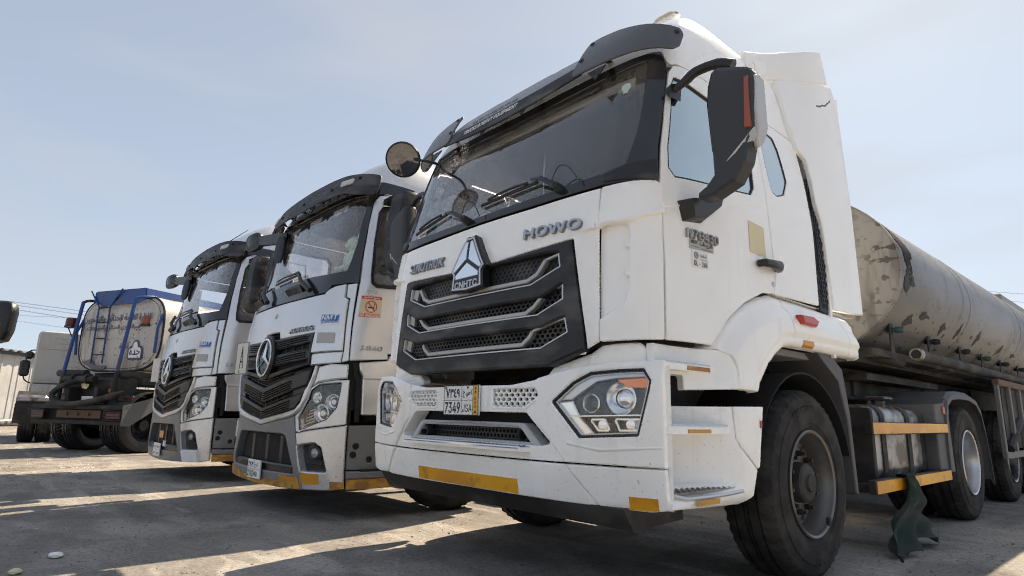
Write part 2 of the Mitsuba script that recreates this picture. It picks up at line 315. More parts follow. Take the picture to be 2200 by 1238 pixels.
def strip(S, path, w, off=0.0, thick=0.01, bevel=0.003, h=0.05): return drape(S, LineString(path).buffer(w / 2, cap_style=2, join_style=2, mitre_limit=3), off, thick, h, bevel)
def text(S, s, height, u, v, off=0.003, depth=0.003, width=None, slant=0.0, bold=True, ang=0.0, curve=None):
    """Raised lettering on S: left foot at (u, v), capitals height tall, fitted to width if given."""
    m = meshkit.text_mesh(s, height, 1.0, bold); q = m.vertices.copy(); q[:, 0] -= q[:, 0].min(); w = q[:, 0].max()
    if width: q[:, 0] *= width / w
    q[:, 0] += slant * q[:, 1]; c, n = math.cos(ang), math.sin(ang)
    x, y = c * q[:, 0] - n * q[:, 1], n * q[:, 0] + c * q[:, 1]
    return TM(at(S, u + x, v + y, off + depth * (q[:, 2] - 1)), m.faces)
def arabic(S, key, height, u, v, off=0.003, depth=0.003, width=None):
    ps = [Polygon(q[0], q[1:]).buffer(0) for q in AR[key]]; g = shapely.union_all(ps); x0, y0, x1, y1 = g.bounds; s = height / (y1 - y0)
    sx = width / (x1 - x0) if width else s
    return drape(S, affinity.affine_transform(g, [sx, 0, 0, s, u - x0 * sx, v - y0 * s]), off, depth, 9)
def loft(rings, cap=True):
    """closed rings of equal length joined into a skin"""
    R = np.asarray(rings); L, n = R.shape[:2]; F = []; i = np.arange(n); j = (i + 1) % n
    for k in range(L - 1): F += [np.c_[k * n + i, k * n + j, (k + 1) * n + j], np.c_[k * n + i, (k + 1) * n + j, (k + 1) * n + i]]
    V = R.reshape(-1, 3)
    if cap: V = np.vstack([V, R[0].mean(0), R[-1].mean(0)]); F += [np.c_[j, i, i * 0 + L * n], np.c_[(L - 1) * n + i, (L - 1) * n + j, i * 0 + L * n + 1]]
    return TM(V, np.vstack(F))
def grid(S, us, vs, off=0.0):
    U, V = np.meshgrid(us, vs, indexing='ij'); P = at(S, U, V, np.full(U.shape, off)); n = len(vs)
    i, j = np.meshgrid(np.arange(len(us) - 1), np.arange(n - 1), indexing='ij'); a = (i * n + j).ravel()
    return TM(P.reshape(-1, 3), np.vstack([np.c_[a, a + n, a + n + 1], np.c_[a, a + n + 1, a + 1]]))
def circle(x, y, r, n=28): return Polygon([(x + r * math.cos(t), y + r * math.sin(t)) for t in np.arange(n) * 2 * math.pi / n])
AR = json.loads('''{"digits_7349":[[[[92,20],[92,27],[96,33],[100,35],[109,34],[114,26],[116,1],[109,0],[107,14],[96,15]],[[101,28],[99,23],[101,21],[106,21],[106,26],[104,28]]],[[[68,5],[68,11],[72,17],[68,21],[68,27],[72,32],[81,36],[83,29],[78,28],[75,24],[76,22],[82,22],[83,16],[77,13],[76,9],[78,7],[89,8],[90,2],[85,0],[75,0]]],[[[40,10],[36,34],[43,36],[45,28],[48,29],[49,34],[51,34],[54,33],[54,28],[57,28],[56,34],[63,35],[64,25],[61,22],[53,21],[51,22],[46,21],[47,0],[40,0]]],[[[9,14],[1,34],[3,35],[6,36],[9,35],[17,15],[18,15],[25,36],[32,34],[32,31],[24,15],[20,0],[13,-1]]]],"digits_2703":[[[[87,10],[83,34],[90,36],[92,28],[95,29],[96,34],[98,34],[101,33],[101,28],[104,28],[103,34],[110,35],[111,25],[108,22],[100,21],[98,22],[93,21],[94,0],[87,0]]],[[[66,15],[69,21],[72,21],[77,16],[72,10]]],[[[38,14],[30,34],[32,35],[35,36],[38,35],[46,15],[47,15],[54,36],[61,34],[61,31],[53,15],[49,0],[42,-1]]],[[[7,10],[3,34],[6,35],[10,35],[13,29],[19,29],[21,35],[27,34],[27,29],[24,24],[20,22],[13,22],[14,0],[7,0]]]],"a_s_h":[[[[141,38],[148,38],[148,0],[141,0]]],[[[51,-3],[51,6],[54,12],[60,10],[58,2],[60,-3],[64,-5],[71,-5],[76,-3],[78,0],[76,16],[83,17],[84,10],[88,7],[97,17],[107,22],[114,22],[118,20],[121,16],[121,7],[118,3],[107,-1],[92,-1],[85,1],[83,-6],[76,-11],[72,-12],[59,-11],[54,-8]],[[98,7],[106,6],[111,7],[114,9],[114,13],[112,15],[107,15],[103,13]]],[[[1,-9],[1,0],[4,7],[12,14],[19,17],[19,18],[14,19],[3,18],[2,25],[14,26],[26,22],[32,22],[33,14],[22,12],[12,6],[9,2],[8,-5],[11,-11],[16,-13],[25,-13],[32,-11],[34,-17],[25,-20],[15,-20],[7,-17]]]],"a_r_h":[[[[89,38],[96,38],[96,0],[89,0]]],[[[51,-12],[49,-5],[55,-3],[61,4],[61,10],[58,17],[65,20],[68,12],[68,2],[66,-2],[63,-6],[55,-11]]],[[[1,-9],[1,0],[4,7],[12,14],[19,17],[19,18],[14,19],[3,18],[2,25],[14,26],[26,22],[32,22],[33,14],[22,12],[12,6],[9,2],[8,-5],[11,-11],[16,-13],[25,-13],[32,-11],[34,-17],[25,-20],[15,-20],[7,-17]]]],"smoking":[[[[190,-9],[191,2],[196,9],[192,14],[192,22],[196,27],[200,29],[209,29],[210,24],[209,22],[200,21],[199,16],[203,13],[214,16],[215,12],[215,9],[204,6],[198,0],[197,-6],[198,-9],[205,-13],[219,-12],[221,-11],[220,-4],[231,-2],[231,0],[224,1],[221,5],[221,11],[223,16],[229,21],[235,21],[239,18],[243,7],[250,7],[253,11],[254,18],[260,17],[260,9],[262,7],[269,7],[274,17],[280,22],[288,21],[297,7],[301,7],[307,18],[313,22],[318,22],[322,20],[326,14],[326,6],[320,0],[313,0],[307,3],[303,0],[295,0],[292,2],[288,-1],[282,-1],[276,3],[271,0],[261,0],[255,3],[251,0],[241,0],[237,-7],[232,-10],[221,-11],[223,-17],[215,-20],[200,-19],[194,-16]],[[311,9],[313,7],[318,7],[319,9],[318,14],[314,15]],[[278,12],[282,6],[287,7],[286,12],[283,15]],[[228,9],[229,7],[235,7],[233,13],[230,13]]],[[[253,29],[255,31],[258,31],[260,29],[260,25],[258,23],[255,23],[253,25]]],[[[164,0],[164,38],[171,38],[171,0]]],[[[96,2],[98,8],[108,7],[111,9],[110,15],[105,21],[105,23],[110,27],[115,21],[120,8],[123,7],[130,8],[133,18],[137,18],[140,17],[139,10],[140,8],[149,7],[150,9],[150,38],[157,38],[158,7],[155,2],[151,0],[140,0],[135,3],[129,0],[120,0],[117,2],[111,0],[101,0]]],[[[137,28],[139,30],[144,29],[144,24],[139,23],[137,25]]],[[[128,28],[130,30],[135,29],[135,24],[130,23],[128,25]]],[[[1,-3],[1,6],[3,12],[10,10],[8,2],[11,-4],[21,-5],[26,-3],[28,1],[28,7],[25,16],[32,18],[35,9],[39,7],[47,8],[49,11],[50,18],[57,17],[56,9],[59,7],[69,7],[81,12],[81,14],[76,16],[65,16],[66,23],[79,22],[87,17],[92,17],[93,13],[93,10],[87,9],[76,2],[69,0],[58,0],[53,3],[46,0],[35,1],[33,-6],[30,-9],[23,-12],[9,-11],[3,-7]]],[[[67,34],[69,36],[72,36],[74,34],[74,30],[72,28],[69,28],[67,30]]],[[[52,-7],[54,-5],[59,-6],[59,-11],[54,-12],[52,-10]]],[[[43,-10],[43,-7],[45,-5],[50,-6],[50,-11],[45,-12]]],[[[14,27],[16,29],[19,29],[21,27],[21,23],[19,21],[16,21],[14,23]]]],"reef":[[[[136,0],[136,38],[143,38],[143,0]]],[[[92,-8],[92,-5],[99,-2],[104,4],[104,10],[101,17],[108,20],[112,8],[120,7],[122,8],[122,38],[129,38],[130,21],[129,4],[123,0],[110,1],[110,-1],[103,-8],[95,-12]]],[[[83,-7],[85,-5],[90,-6],[90,-11],[85,-12],[83,-10]]],[[[2,8],[3,19],[7,20],[10,19],[9,11],[13,7],[18,6],[36,7],[34,17],[37,22],[42,25],[48,25],[54,20],[54,7],[80,7],[82,10],[80,23],[83,24],[87,24],[89,17],[89,6],[86,2],[80,0],[42,1],[36,-1],[15,-1],[6,2]],[[41,14],[42,10],[44,9],[48,12],[48,16],[46,18],[42,17]]],[[[74,-7],[76,-5],[81,-6],[81,-11],[76,-12],[74,-10]]],[[[41,35],[43,37],[46,37],[48,35],[48,31],[46,29],[43,29],[41,31]]]],"adm":[[[[575,32],[581,32],[581,0],[575,0]]],[[[549,3],[547,32],[554,32],[554,7],[555,6],[562,6],[563,8],[563,32],[569,32],[569,5],[566,1],[553,0]]],[[[548,-13],[548,-4],[550,-2],[555,-2],[555,-5],[551,-5],[551,-7],[552,-8],[557,-8],[557,-11]]],[[[524,2],[526,7],[535,6],[537,7],[537,11],[532,20],[537,22],[543,11],[542,3],[537,0],[529,0]]],[[[514,32],[520,32],[520,0],[514,0]]],[[[493,-10],[492,-4],[498,-2],[502,3],[502,9],[499,14],[505,17],[508,10],[507,-1],[501,-7],[495,-10]]],[[[473,5],[473,10],[477,16],[477,20],[479,23],[482,23],[490,15],[491,5],[489,2],[485,0],[478,0]],[[481,14],[479,8],[480,6],[485,7],[485,11],[483,14]]],[[[483,32],[487,33],[489,31],[489,28],[484,27]]],[[[475,31],[477,33],[480,33],[481,28],[476,27]]],[[[452,32],[458,32],[458,0],[452,0]]],[[[400,6],[399,32],[406,32],[406,8],[407,6],[418,6],[418,8],[414,12],[414,16],[419,20],[428,21],[431,20],[433,17],[433,11],[430,6],[438,6],[440,8],[440,32],[446,32],[445,3],[441,0],[430,0],[425,2],[417,0],[403,1]],[[421,13],[424,10],[427,11],[426,15],[421,15]]],[[[348,9],[348,15],[352,20],[361,23],[361,26],[367,26],[367,9],[369,6],[374,6],[381,17],[389,18],[395,12],[395,5],[390,0],[384,0],[380,2],[376,0],[367,0],[362,4],[354,4],[350,6]],[[384,12],[382,7],[384,6],[389,6],[389,10],[387,12]],[[356,16],[354,11],[361,10],[361,17]]],[[[353,32],[353,36],[355,37],[359,35],[362,37],[366,36],[365,31]]],[[[255,2],[257,7],[266,6],[268,7],[268,11],[263,18],[263,20],[266,22],[270,20],[276,6],[286,6],[295,9],[295,11],[292,13],[282,13],[281,18],[282,19],[291,19],[300,14],[305,14],[305,8],[303,8],[303,6],[311,6],[312,8],[312,32],[318,32],[318,8],[320,6],[326,6],[327,8],[327,32],[333,32],[333,5],[328,0],[319,0],[316,2],[312,0],[303,0],[297,4],[285,0],[275,0],[272,2],[268,0],[259,0]]],[[[245,32],[251,32],[251,0],[245,0]]],[[[192,-4],[192,3],[194,9],[200,7],[198,-1],[201,-5],[211,-6],[217,-4],[219,0],[213,0],[208,4],[208,10],[210,14],[214,17],[220,17],[224,14],[226,6],[233,6],[234,7],[234,12],[232,20],[238,21],[240,15],[239,3],[234,0],[225,0],[223,-6],[218,-10],[211,-12],[202,-12],[195,-9]],[[215,7],[219,6],[220,7],[218,11],[216,11],[214,9]]],[[[230,26],[230,35],[232,37],[237,37],[237,34],[233,34],[233,32],[238,31],[239,28]]],[[[218,22],[218,26],[220,27],[224,25],[223,21]]],[[[210,22],[210,26],[212,27],[216,25],[215,21]]],[[[159,-5],[169,-1],[161,2],[160,4],[161,13],[167,18],[172,18],[175,16],[178,10],[178,2],[176,-3],[171,-8],[166,-10],[160,-10]],[[166,9],[171,6],[171,10],[168,11]]],[[[149,32],[155,32],[155,0],[149,0]]],[[[2,-10],[1,-4],[8,-1],[11,3],[11,8],[8,14],[13,17],[20,6],[28,7],[30,15],[36,14],[35,8],[37,6],[48,6],[57,9],[57,11],[54,13],[44,13],[43,18],[44,19],[53,19],[62,14],[67,14],[67,8],[65,8],[66,6],[73,6],[75,8],[76,14],[81,14],[81,7],[87,6],[90,15],[96,14],[95,8],[96,6],[102,6],[103,9],[102,17],[103,18],[108,18],[109,9],[112,6],[120,7],[122,15],[126,15],[128,14],[127,8],[129,6],[136,6],[137,8],[137,32],[143,32],[143,5],[138,0],[128,0],[124,3],[119,0],[111,0],[106,3],[102,0],[95,0],[93,2],[89,0],[81,0],[78,2],[74,0],[65,0],[59,4],[47,0],[36,0],[32,3],[27,0],[16,1],[10,-7],[4,-10]]],[[[126,24],[130,25],[132,23],[132,20],[127,19]]],[[[118,20],[118,23],[120,25],[124,24],[123,19]]],[[[86,26],[89,27],[90,32],[94,32],[95,27],[98,26],[98,22],[94,21],[93,26],[92,26],[91,22],[87,21]]],[[[50,-5],[55,-4],[56,-9],[55,-10],[50,-9]]],[[[32,-5],[36,-4],[38,-6],[38,-9],[33,-10]]],[[[24,-6],[26,-4],[29,-4],[30,-9],[25,-10]]]],"maint":[[[[508,32],[515,32],[515,8],[516,6],[526,7],[528,15],[532,15],[534,14],[533,8],[535,6],[542,6],[544,13],[549,14],[550,6],[553,6],[563,17],[568,19],[574,19],[578,17],[580,14],[580,6],[575,1],[569,-1],[554,-1],[547,2],[543,0],[534,0],[530,3],[525,0],[512,1],[509,6]],[[568,13],[560,5],[569,5],[574,8],[574,11],[572,13]]],[[[530,-9],[530,-5],[532,-4],[536,-6],[535,-10]]],[[[522,-6],[524,-4],[527,-4],[528,-9],[523,-10]]],[[[468,9],[469,17],[472,20],[481,23],[481,26],[487,26],[487,9],[489,6],[496,6],[498,8],[496,20],[501,21],[504,14],[503,4],[497,0],[487,0],[482,4],[474,4],[470,6]],[[476,16],[474,11],[481,10],[481,17]]],[[[495,26],[495,29],[497,31],[501,30],[500,25]]],[[[473,36],[477,37],[480,35],[482,37],[485,37],[486,32],[474,31]]],[[[435,-5],[445,-1],[437,2],[436,4],[437,13],[443,18],[448,18],[451,16],[454,10],[454,2],[452,-3],[447,-8],[442,-10],[436,-10]],[[442,8],[443,6],[447,6],[447,10],[444,11]]],[[[416,-10],[415,-4],[421,-2],[425,3],[425,9],[422,14],[428,17],[431,10],[430,-1],[424,-7],[418,-10]]],[[[381,-2],[381,5],[383,10],[389,9],[387,1],[390,-3],[400,-4],[406,-2],[407,1],[398,5],[397,7],[398,15],[406,21],[412,21],[415,19],[413,14],[406,15],[403,12],[404,8],[413,4],[413,-1],[408,-7],[400,-10],[391,-10],[384,-7]]],[[[397,-19],[397,-15],[399,-14],[403,-16],[402,-20]]],[[[389,-15],[393,-14],[395,-16],[395,-19],[390,-20]]],[[[360,32],[366,32],[366,0],[360,0]]],[[[291,3],[293,7],[302,6],[304,7],[304,11],[299,18],[299,20],[302,22],[306,20],[312,6],[322,6],[331,9],[331,11],[328,13],[318,13],[317,18],[318,19],[327,19],[336,14],[341,14],[341,8],[339,8],[339,6],[347,6],[348,8],[348,32],[354,32],[354,5],[349,0],[339,0],[333,4],[321,0],[311,0],[308,2],[304,0],[295,0]]],[[[281,32],[287,32],[287,0],[281,0]]],[[[228,-4],[228,3],[230,9],[236,7],[234,-1],[237,-5],[247,-6],[253,-4],[255,0],[249,0],[244,4],[244,10],[246,14],[250,17],[256,17],[260,14],[262,6],[269,6],[270,7],[270,12],[268,20],[274,21],[276,15],[275,3],[270,0],[261,0],[259,-6],[254,-10],[247,-12],[238,-12],[231,-9]],[[251,7],[255,6],[256,7],[254,11],[252,11],[250,9]]],[[[266,26],[266,35],[268,37],[273,37],[273,34],[269,34],[269,32],[274,31],[275,28]]],[[[254,26],[258,27],[260,25],[260,22],[255,21]]],[[[246,26],[250,27],[252,25],[252,22],[247,21]]],[[[195,-5],[205,-1],[197,2],[196,4],[197,13],[203,18],[208,18],[211,16],[214,10],[214,2],[212,-3],[207,-8],[202,-10],[196,-10]],[[202,9],[207,6],[207,10],[204,11]]],[[[185,32],[191,32],[191,0],[185,0]]],[[[122,-10],[120,-4],[125,-3],[130,1],[131,8],[128,14],[131,16],[135,15],[138,6],[143,6],[150,16],[154,18],[159,18],[163,15],[165,9],[168,6],[172,6],[173,8],[173,32],[179,32],[179,5],[176,1],[166,0],[163,1],[160,-1],[155,-1],[150,2],[146,0],[137,1],[131,-6],[126,-9]],[[153,8],[156,5],[159,5],[159,9],[157,12],[153,11]]],[[[128,23],[128,26],[130,28],[134,27],[133,21],[130,21]]],[[[103,-4],[109,-2],[112,1],[113,9],[110,14],[116,17],[119,10],[118,-1],[112,-7],[106,-10],[104,-10]]],[[[83,-5],[93,-1],[85,2],[84,4],[85,13],[91,18],[96,18],[99,16],[102,10],[102,2],[100,-3],[95,-8],[90,-10],[84,-10]],[[90,8],[91,6],[95,6],[95,10],[92,11]]],[[[47,6],[46,32],[53,32],[53,8],[54,6],[63,6],[61,10],[61,16],[64,20],[68,22],[76,22],[76,16],[69,16],[67,11],[70,8],[79,10],[80,4],[67,0],[50,1]]],[[[1,6],[2,17],[8,16],[7,10],[8,7],[14,5],[34,6],[36,8],[34,18],[36,19],[40,19],[42,14],[41,4],[37,1],[29,-1],[11,-1],[5,1]]],[[[15,24],[27,25],[28,20],[24,19],[21,21],[17,19],[15,20]]]],"amana":[[[[94,38],[95,42],[94,48],[97,51],[102,51],[102,47],[99,47],[98,44],[99,43],[104,43],[104,40]]],[[[97,34],[104,34],[104,0],[97,0]]],[[[49,9],[48,38],[56,38],[56,19],[57,9],[59,7],[65,7],[73,20],[77,22],[82,22],[86,20],[90,14],[89,4],[84,0],[77,0],[71,3],[67,0],[53,1],[50,4]],[[75,9],[77,7],[82,7],[83,9],[82,14],[78,15]]],[[[1,10],[2,19],[7,24],[16,27],[16,31],[23,31],[23,10],[25,7],[33,7],[35,9],[33,23],[40,24],[42,17],[42,6],[39,2],[34,0],[24,0],[19,4],[8,4],[4,6]],[[8,15],[10,11],[16,11],[16,20],[10,18]]],[[[32,35],[34,37],[37,37],[39,35],[39,31],[37,29],[34,29],[32,31]]],[[[16,37],[16,42],[21,43],[23,41],[23,38],[21,36]]],[[[7,42],[12,43],[14,41],[14,38],[12,36],[7,37]]]],"jeddah":[[[[26,2],[28,8],[38,7],[41,9],[40,15],[35,21],[35,23],[40,27],[45,21],[49,9],[52,7],[66,8],[74,12],[74,14],[69,16],[58,16],[57,22],[58,23],[68,23],[77,18],[85,17],[85,10],[82,10],[66,1],[50,0],[46,2],[41,0],[31,0]]],[[[66,-10],[66,-7],[68,-5],[73,-6],[73,-11],[68,-12]]],[[[1,6],[2,15],[6,19],[5,23],[10,28],[21,17],[22,7],[19,2],[15,0],[7,0]],[[8,12],[10,7],[12,7],[15,9],[13,16],[10,16]]],[[[12,34],[12,37],[14,39],[19,38],[18,32],[14,32]]],[[[3,37],[5,39],[10,38],[10,33],[5,32],[3,34]]]]}''')
Thing.hold = lambda s, name: numbered(s.key + '__' + name)

# ------------------------------------------------------------------ wheels
def tyre_mesh(R=0.54, w=0.30, ri=0.292, n=150):
    h = w / 2
    pr = [(ri, h - .02), (ri + .012, h - .008), (ri + .05, h + .004), (ri + .052, h + .008), (R - .15, h + .012), (R - .10, h + .010), (R - .098, h + .006), (R - .05, h - .002), (R - .028, h - .008), (R - .026, h - .014), (R - .008, h - .028), (R, h - .05)]
    g = [(R, h - .072), (R - .013, h - .075), (R - .013, h - .085), (R, h - .088), (R, .02), (R - .013, .017), (R - .013, .003), (R, 0)]
    half = pr + g; full = half + [(r, -a) for r, a in half[::-1][1:]]
    m = lathe(full, (1, 0, 0), n=n); v = m.vertices; r = np.hypot(v[:, 1], v[:, 2]); th = np.arctan2(v[:, 2], v[:, 1])
    k = (r > R - .03) & (abs(v[:, 0]) > h - .06); cut = np.where(np.sin(50 * th) > .2, 0.0, .014) * k
    s = 1 - cut / np.maximum(r, 1e-6); v[:, 1] *= s; v[:, 2] *= s
    return TM(v, m.faces)
def rim_mesh(steer, h=.15):
    if steer: pr = [(.302, h - .012), (.306, h + .004), (.298, h + .012), (.286, h + .004), (.279, h - .03), (.262, h - .06), (.256, h - .115), (.232, h - .120), (.222, h - .102), (.205, h - .092), (.150, h - .088), (.118, h - .088)]
    else: pr = [(.302, h - .012), (.306, h + .004), (.298, h + .012), (.286, h + .004), (.279, h - .03), (.270, h - .06), (.262, h - .14), (.250, h - .215), (.205, h - .235), (.15, h - .235)]
    return lathe(pr, (1, 0, 0), n=64)
def wheel(t, c, side=1, steer=True, rim='steel', letters=True, dual=False, R=0.54, rub='rubber'):
    k = t.hold('wheel'); put = lambda m: (m if side > 0 else mirror(m)).copy().apply_translation(c)
    ty = tyre_mesh(R)
    if letters:
        pol = Func(lambda u, v: np.stack([0.160 + 0 * u, -(v) * np.cos(u / .43), (v) * np.sin(u / .43)], -1))
        for a0, s in ((math.radians(60), 'TRIANGLE'), (math.radians(240), 'TRIANGLE')): ty = cat([ty, text(pol, s, .042, a0 * .43, .405, .002, .010)])
    t.add('tyre', put(ty), rub, k)
    if dual: t.add('inner_tyre', put(tyre_mesh(R, n=90).apply_translation((-.345, 0, 0))), rub, k)
    t.add('rim', put(rim_mesh(steer)), rim, k, 30)
    x0 = .15 - .088 if steer else .15 - .235
    hub = [(.0, x0 + .085), (.045, x0 + .083), (.052, x0 + .070), (.098, x0 + .066), (.112, x0 + .055), (.118, x0 + .0), (.13, x0 - .004)] if steer else [(0, x0 + .16), (.09, x0 + .155), (.10, x0 + .15), (.105, x0 + .03), (.15, x0 + .02), (.155, x0 - .01)]
    t.add('hub', put(lathe(hub, (1, 0, 0), n=40)), 'grime', k, 30)
    for q in range(10):
        a = q * math.pi / 5 + .2; y, z = .166 * math.cos(a), .166 * math.sin(a)
        t.add('wheel_nut', put(cat([cyl((x0 - .006, y, z), (x0 + .030, y, z), .019, 6), cyl((x0 + .03, y, z), (x0 + .048, y, z), .011, 8)])), 'grime', k, False)
    if steer:
        for q in range(10):
            a = q * math.pi / 5 + .2 + math.pi / 10; y, z = .209 * math.cos(a), .209 * math.sin(a)
            hole = lathe([(0, 0), (.017, 0)], (1, 0, 0), (x0 - .001, y, z), 14)
            t.add('hand_hole', put(hole), 'dark_cavity', k)
        t.add('balance_weight', put(rz(box((.155, .17, -.225), (.02, .035, .05), .006), 0)), 'grime', k)
    return k

def sign_face(t, parent, S, u0, v0, w, h, name, items, base='plate_white', border=None, off=.004, label=None):
    """flat printed sticker or plate; items: (mesh, material)"""
    k = t.add(name, drape(S, rnd(sbox(u0, v0, u0 + w, v0 + h), min(w, h) * .06), off, .003, .06), base, parent, label=label)
    return k

# ================================================================== the white tractor unit in front
A_CAB = Surf([(0, 0), (.3, .005), (.6, .02), (.8, .037), (.95, .065), (1.06, .11), (1.13, .17), (1.172, .25), (1.195, .36), (1.21, .55), (1.22, .9), (1.22, 1.5), (1.22, 2.1)],
 [(1.1, .985), (1.3, 1), (2.05, 1), (2.4, .978), (2.75, .935), (3.0, .9), (3.2, .865), (3.35, .81), (3.45, .73), (3.52, .6), (3.56, .4), (3.58, .1)],
 [(1.1, 0), (1.3, 0), (1.77, .01), (2.02, .05), (2.4, .17), (2.75, .29), (2.9, .36), (3.1, .5), (3.3, .72), (3.45, .98), (3.55, 1.25), (3.58, 1.4)],
 [(1, 1.2), (2.9, 1.2), (3.3, 1.9), (3.58, 2.6)])
A_BUMP = Surf([(0, -.035), (.3, -.03), (.6, -.012), (.8, .015), (1.0, .06), (1.1, .088), (1.2, .118), (1.245, .135)], [(.4, .985), (.52, 1), (1.2, 1)],
 [(.4, .06), (.52, .02), (.68, 0), (1.05, 0), (1.13, .02), (1.2, .08)], [(0, 9), (2, 9)])

def plinth(t, S, s, h, u, v, w, ang=0.0, parent=None, nm='maker_lettering', slant=0.0, bold=False, face='letter_face'):  # raised lettering with a painted drop shade beneath it
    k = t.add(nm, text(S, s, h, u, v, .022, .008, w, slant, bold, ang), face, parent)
    t.add(nm + '_drop_shade', text(S, s, h, u + .0012, v - .0012, .015, .015, w, slant, bold, ang), 'letter_shade', parent)  # dark offset copy stands in for the shaded sides of the letters
def lr(t, name, S, p, bsdf, parent=None, **k):
    """the same panel on the right and on the left"""
    return [t.add(name, drape(S, q, **k), bsdf, parent) for q in (poly(p), flip(p))]

def interior(t, S, yb, zf, zt, zdash, light='interior', wheel_side=1, hw=1.12):
    """what the windows show of the cab: floor, rear wall, lining, dash, seats, steering wheel"""
    t.add('rear_wall', drape(FRONT(yb + .01), sym([(0, 3.585), (.12, 3.583), (.49, 3.56), (.73, 3.52), (.89, 3.45), (.988, 3.35), (1.055, 3.2), (1.098, 3.0), (1.14, 2.75), (1.22, 2.05), (1.222, 1.3), (0, 1.3)]), 0, .03, 9, 0, True), 'white_paint' if yb < 2.1 else 'silver_paint')
    t.add('cab_lining', [box((0, yb - .03, (zf + zt) / 2), (2 * hw, .03, zt - zf)), box((0, yb / 2 + .2, zf), (2 * hw, yb - .5, .04)), box((0, yb / 2 + .55, zt), (2 * hw - .2, yb - 1.0, .04))], 'interior')
    t.add('dashboard', [box((0, .42, zdash - .16), (2.04, .46, .30), .05), box((wheel_side * .5, .62, zdash - .08), (.75, .25, .26), .06)], 'interior')
    c = np.array([wheel_side * .52, .74, zdash + .06]); a = np.arange(36) * 2 * math.pi / 36
    ring = np.stack([.23 * np.cos(a), .23 * np.sin(a) * .75, .23 * np.sin(a) * .66], 1) + c
    t.add('steering_wheel', [tube(ring, .017, 8, close=True), tube([c + (-.22, 0, 0), c + (.22, 0, 0)], .02, 8), tube([c, c + (0, -.15, -.25)], .035, 8), lathe([(0, .03), (.08, .02), (.085, 0)], (0, -.66, .75), c, 20)], 'dark_trim')
    for s in (-1, 1):
        k = t.add('seat', [box((s * .55, 1.25, zdash - .35), (.5, .5, .16), .05), ra(box((s * .55, 1.52, zdash + .02), (.48, .14, .62), .05), -8, (1, 0, 0), (s * .55, 1.5, zdash - .3))], 'interior')
        t.add('headrest', box((s * .55, 1.56, zdash + .44), (.28, .1, .2), .04), 'interior', k)

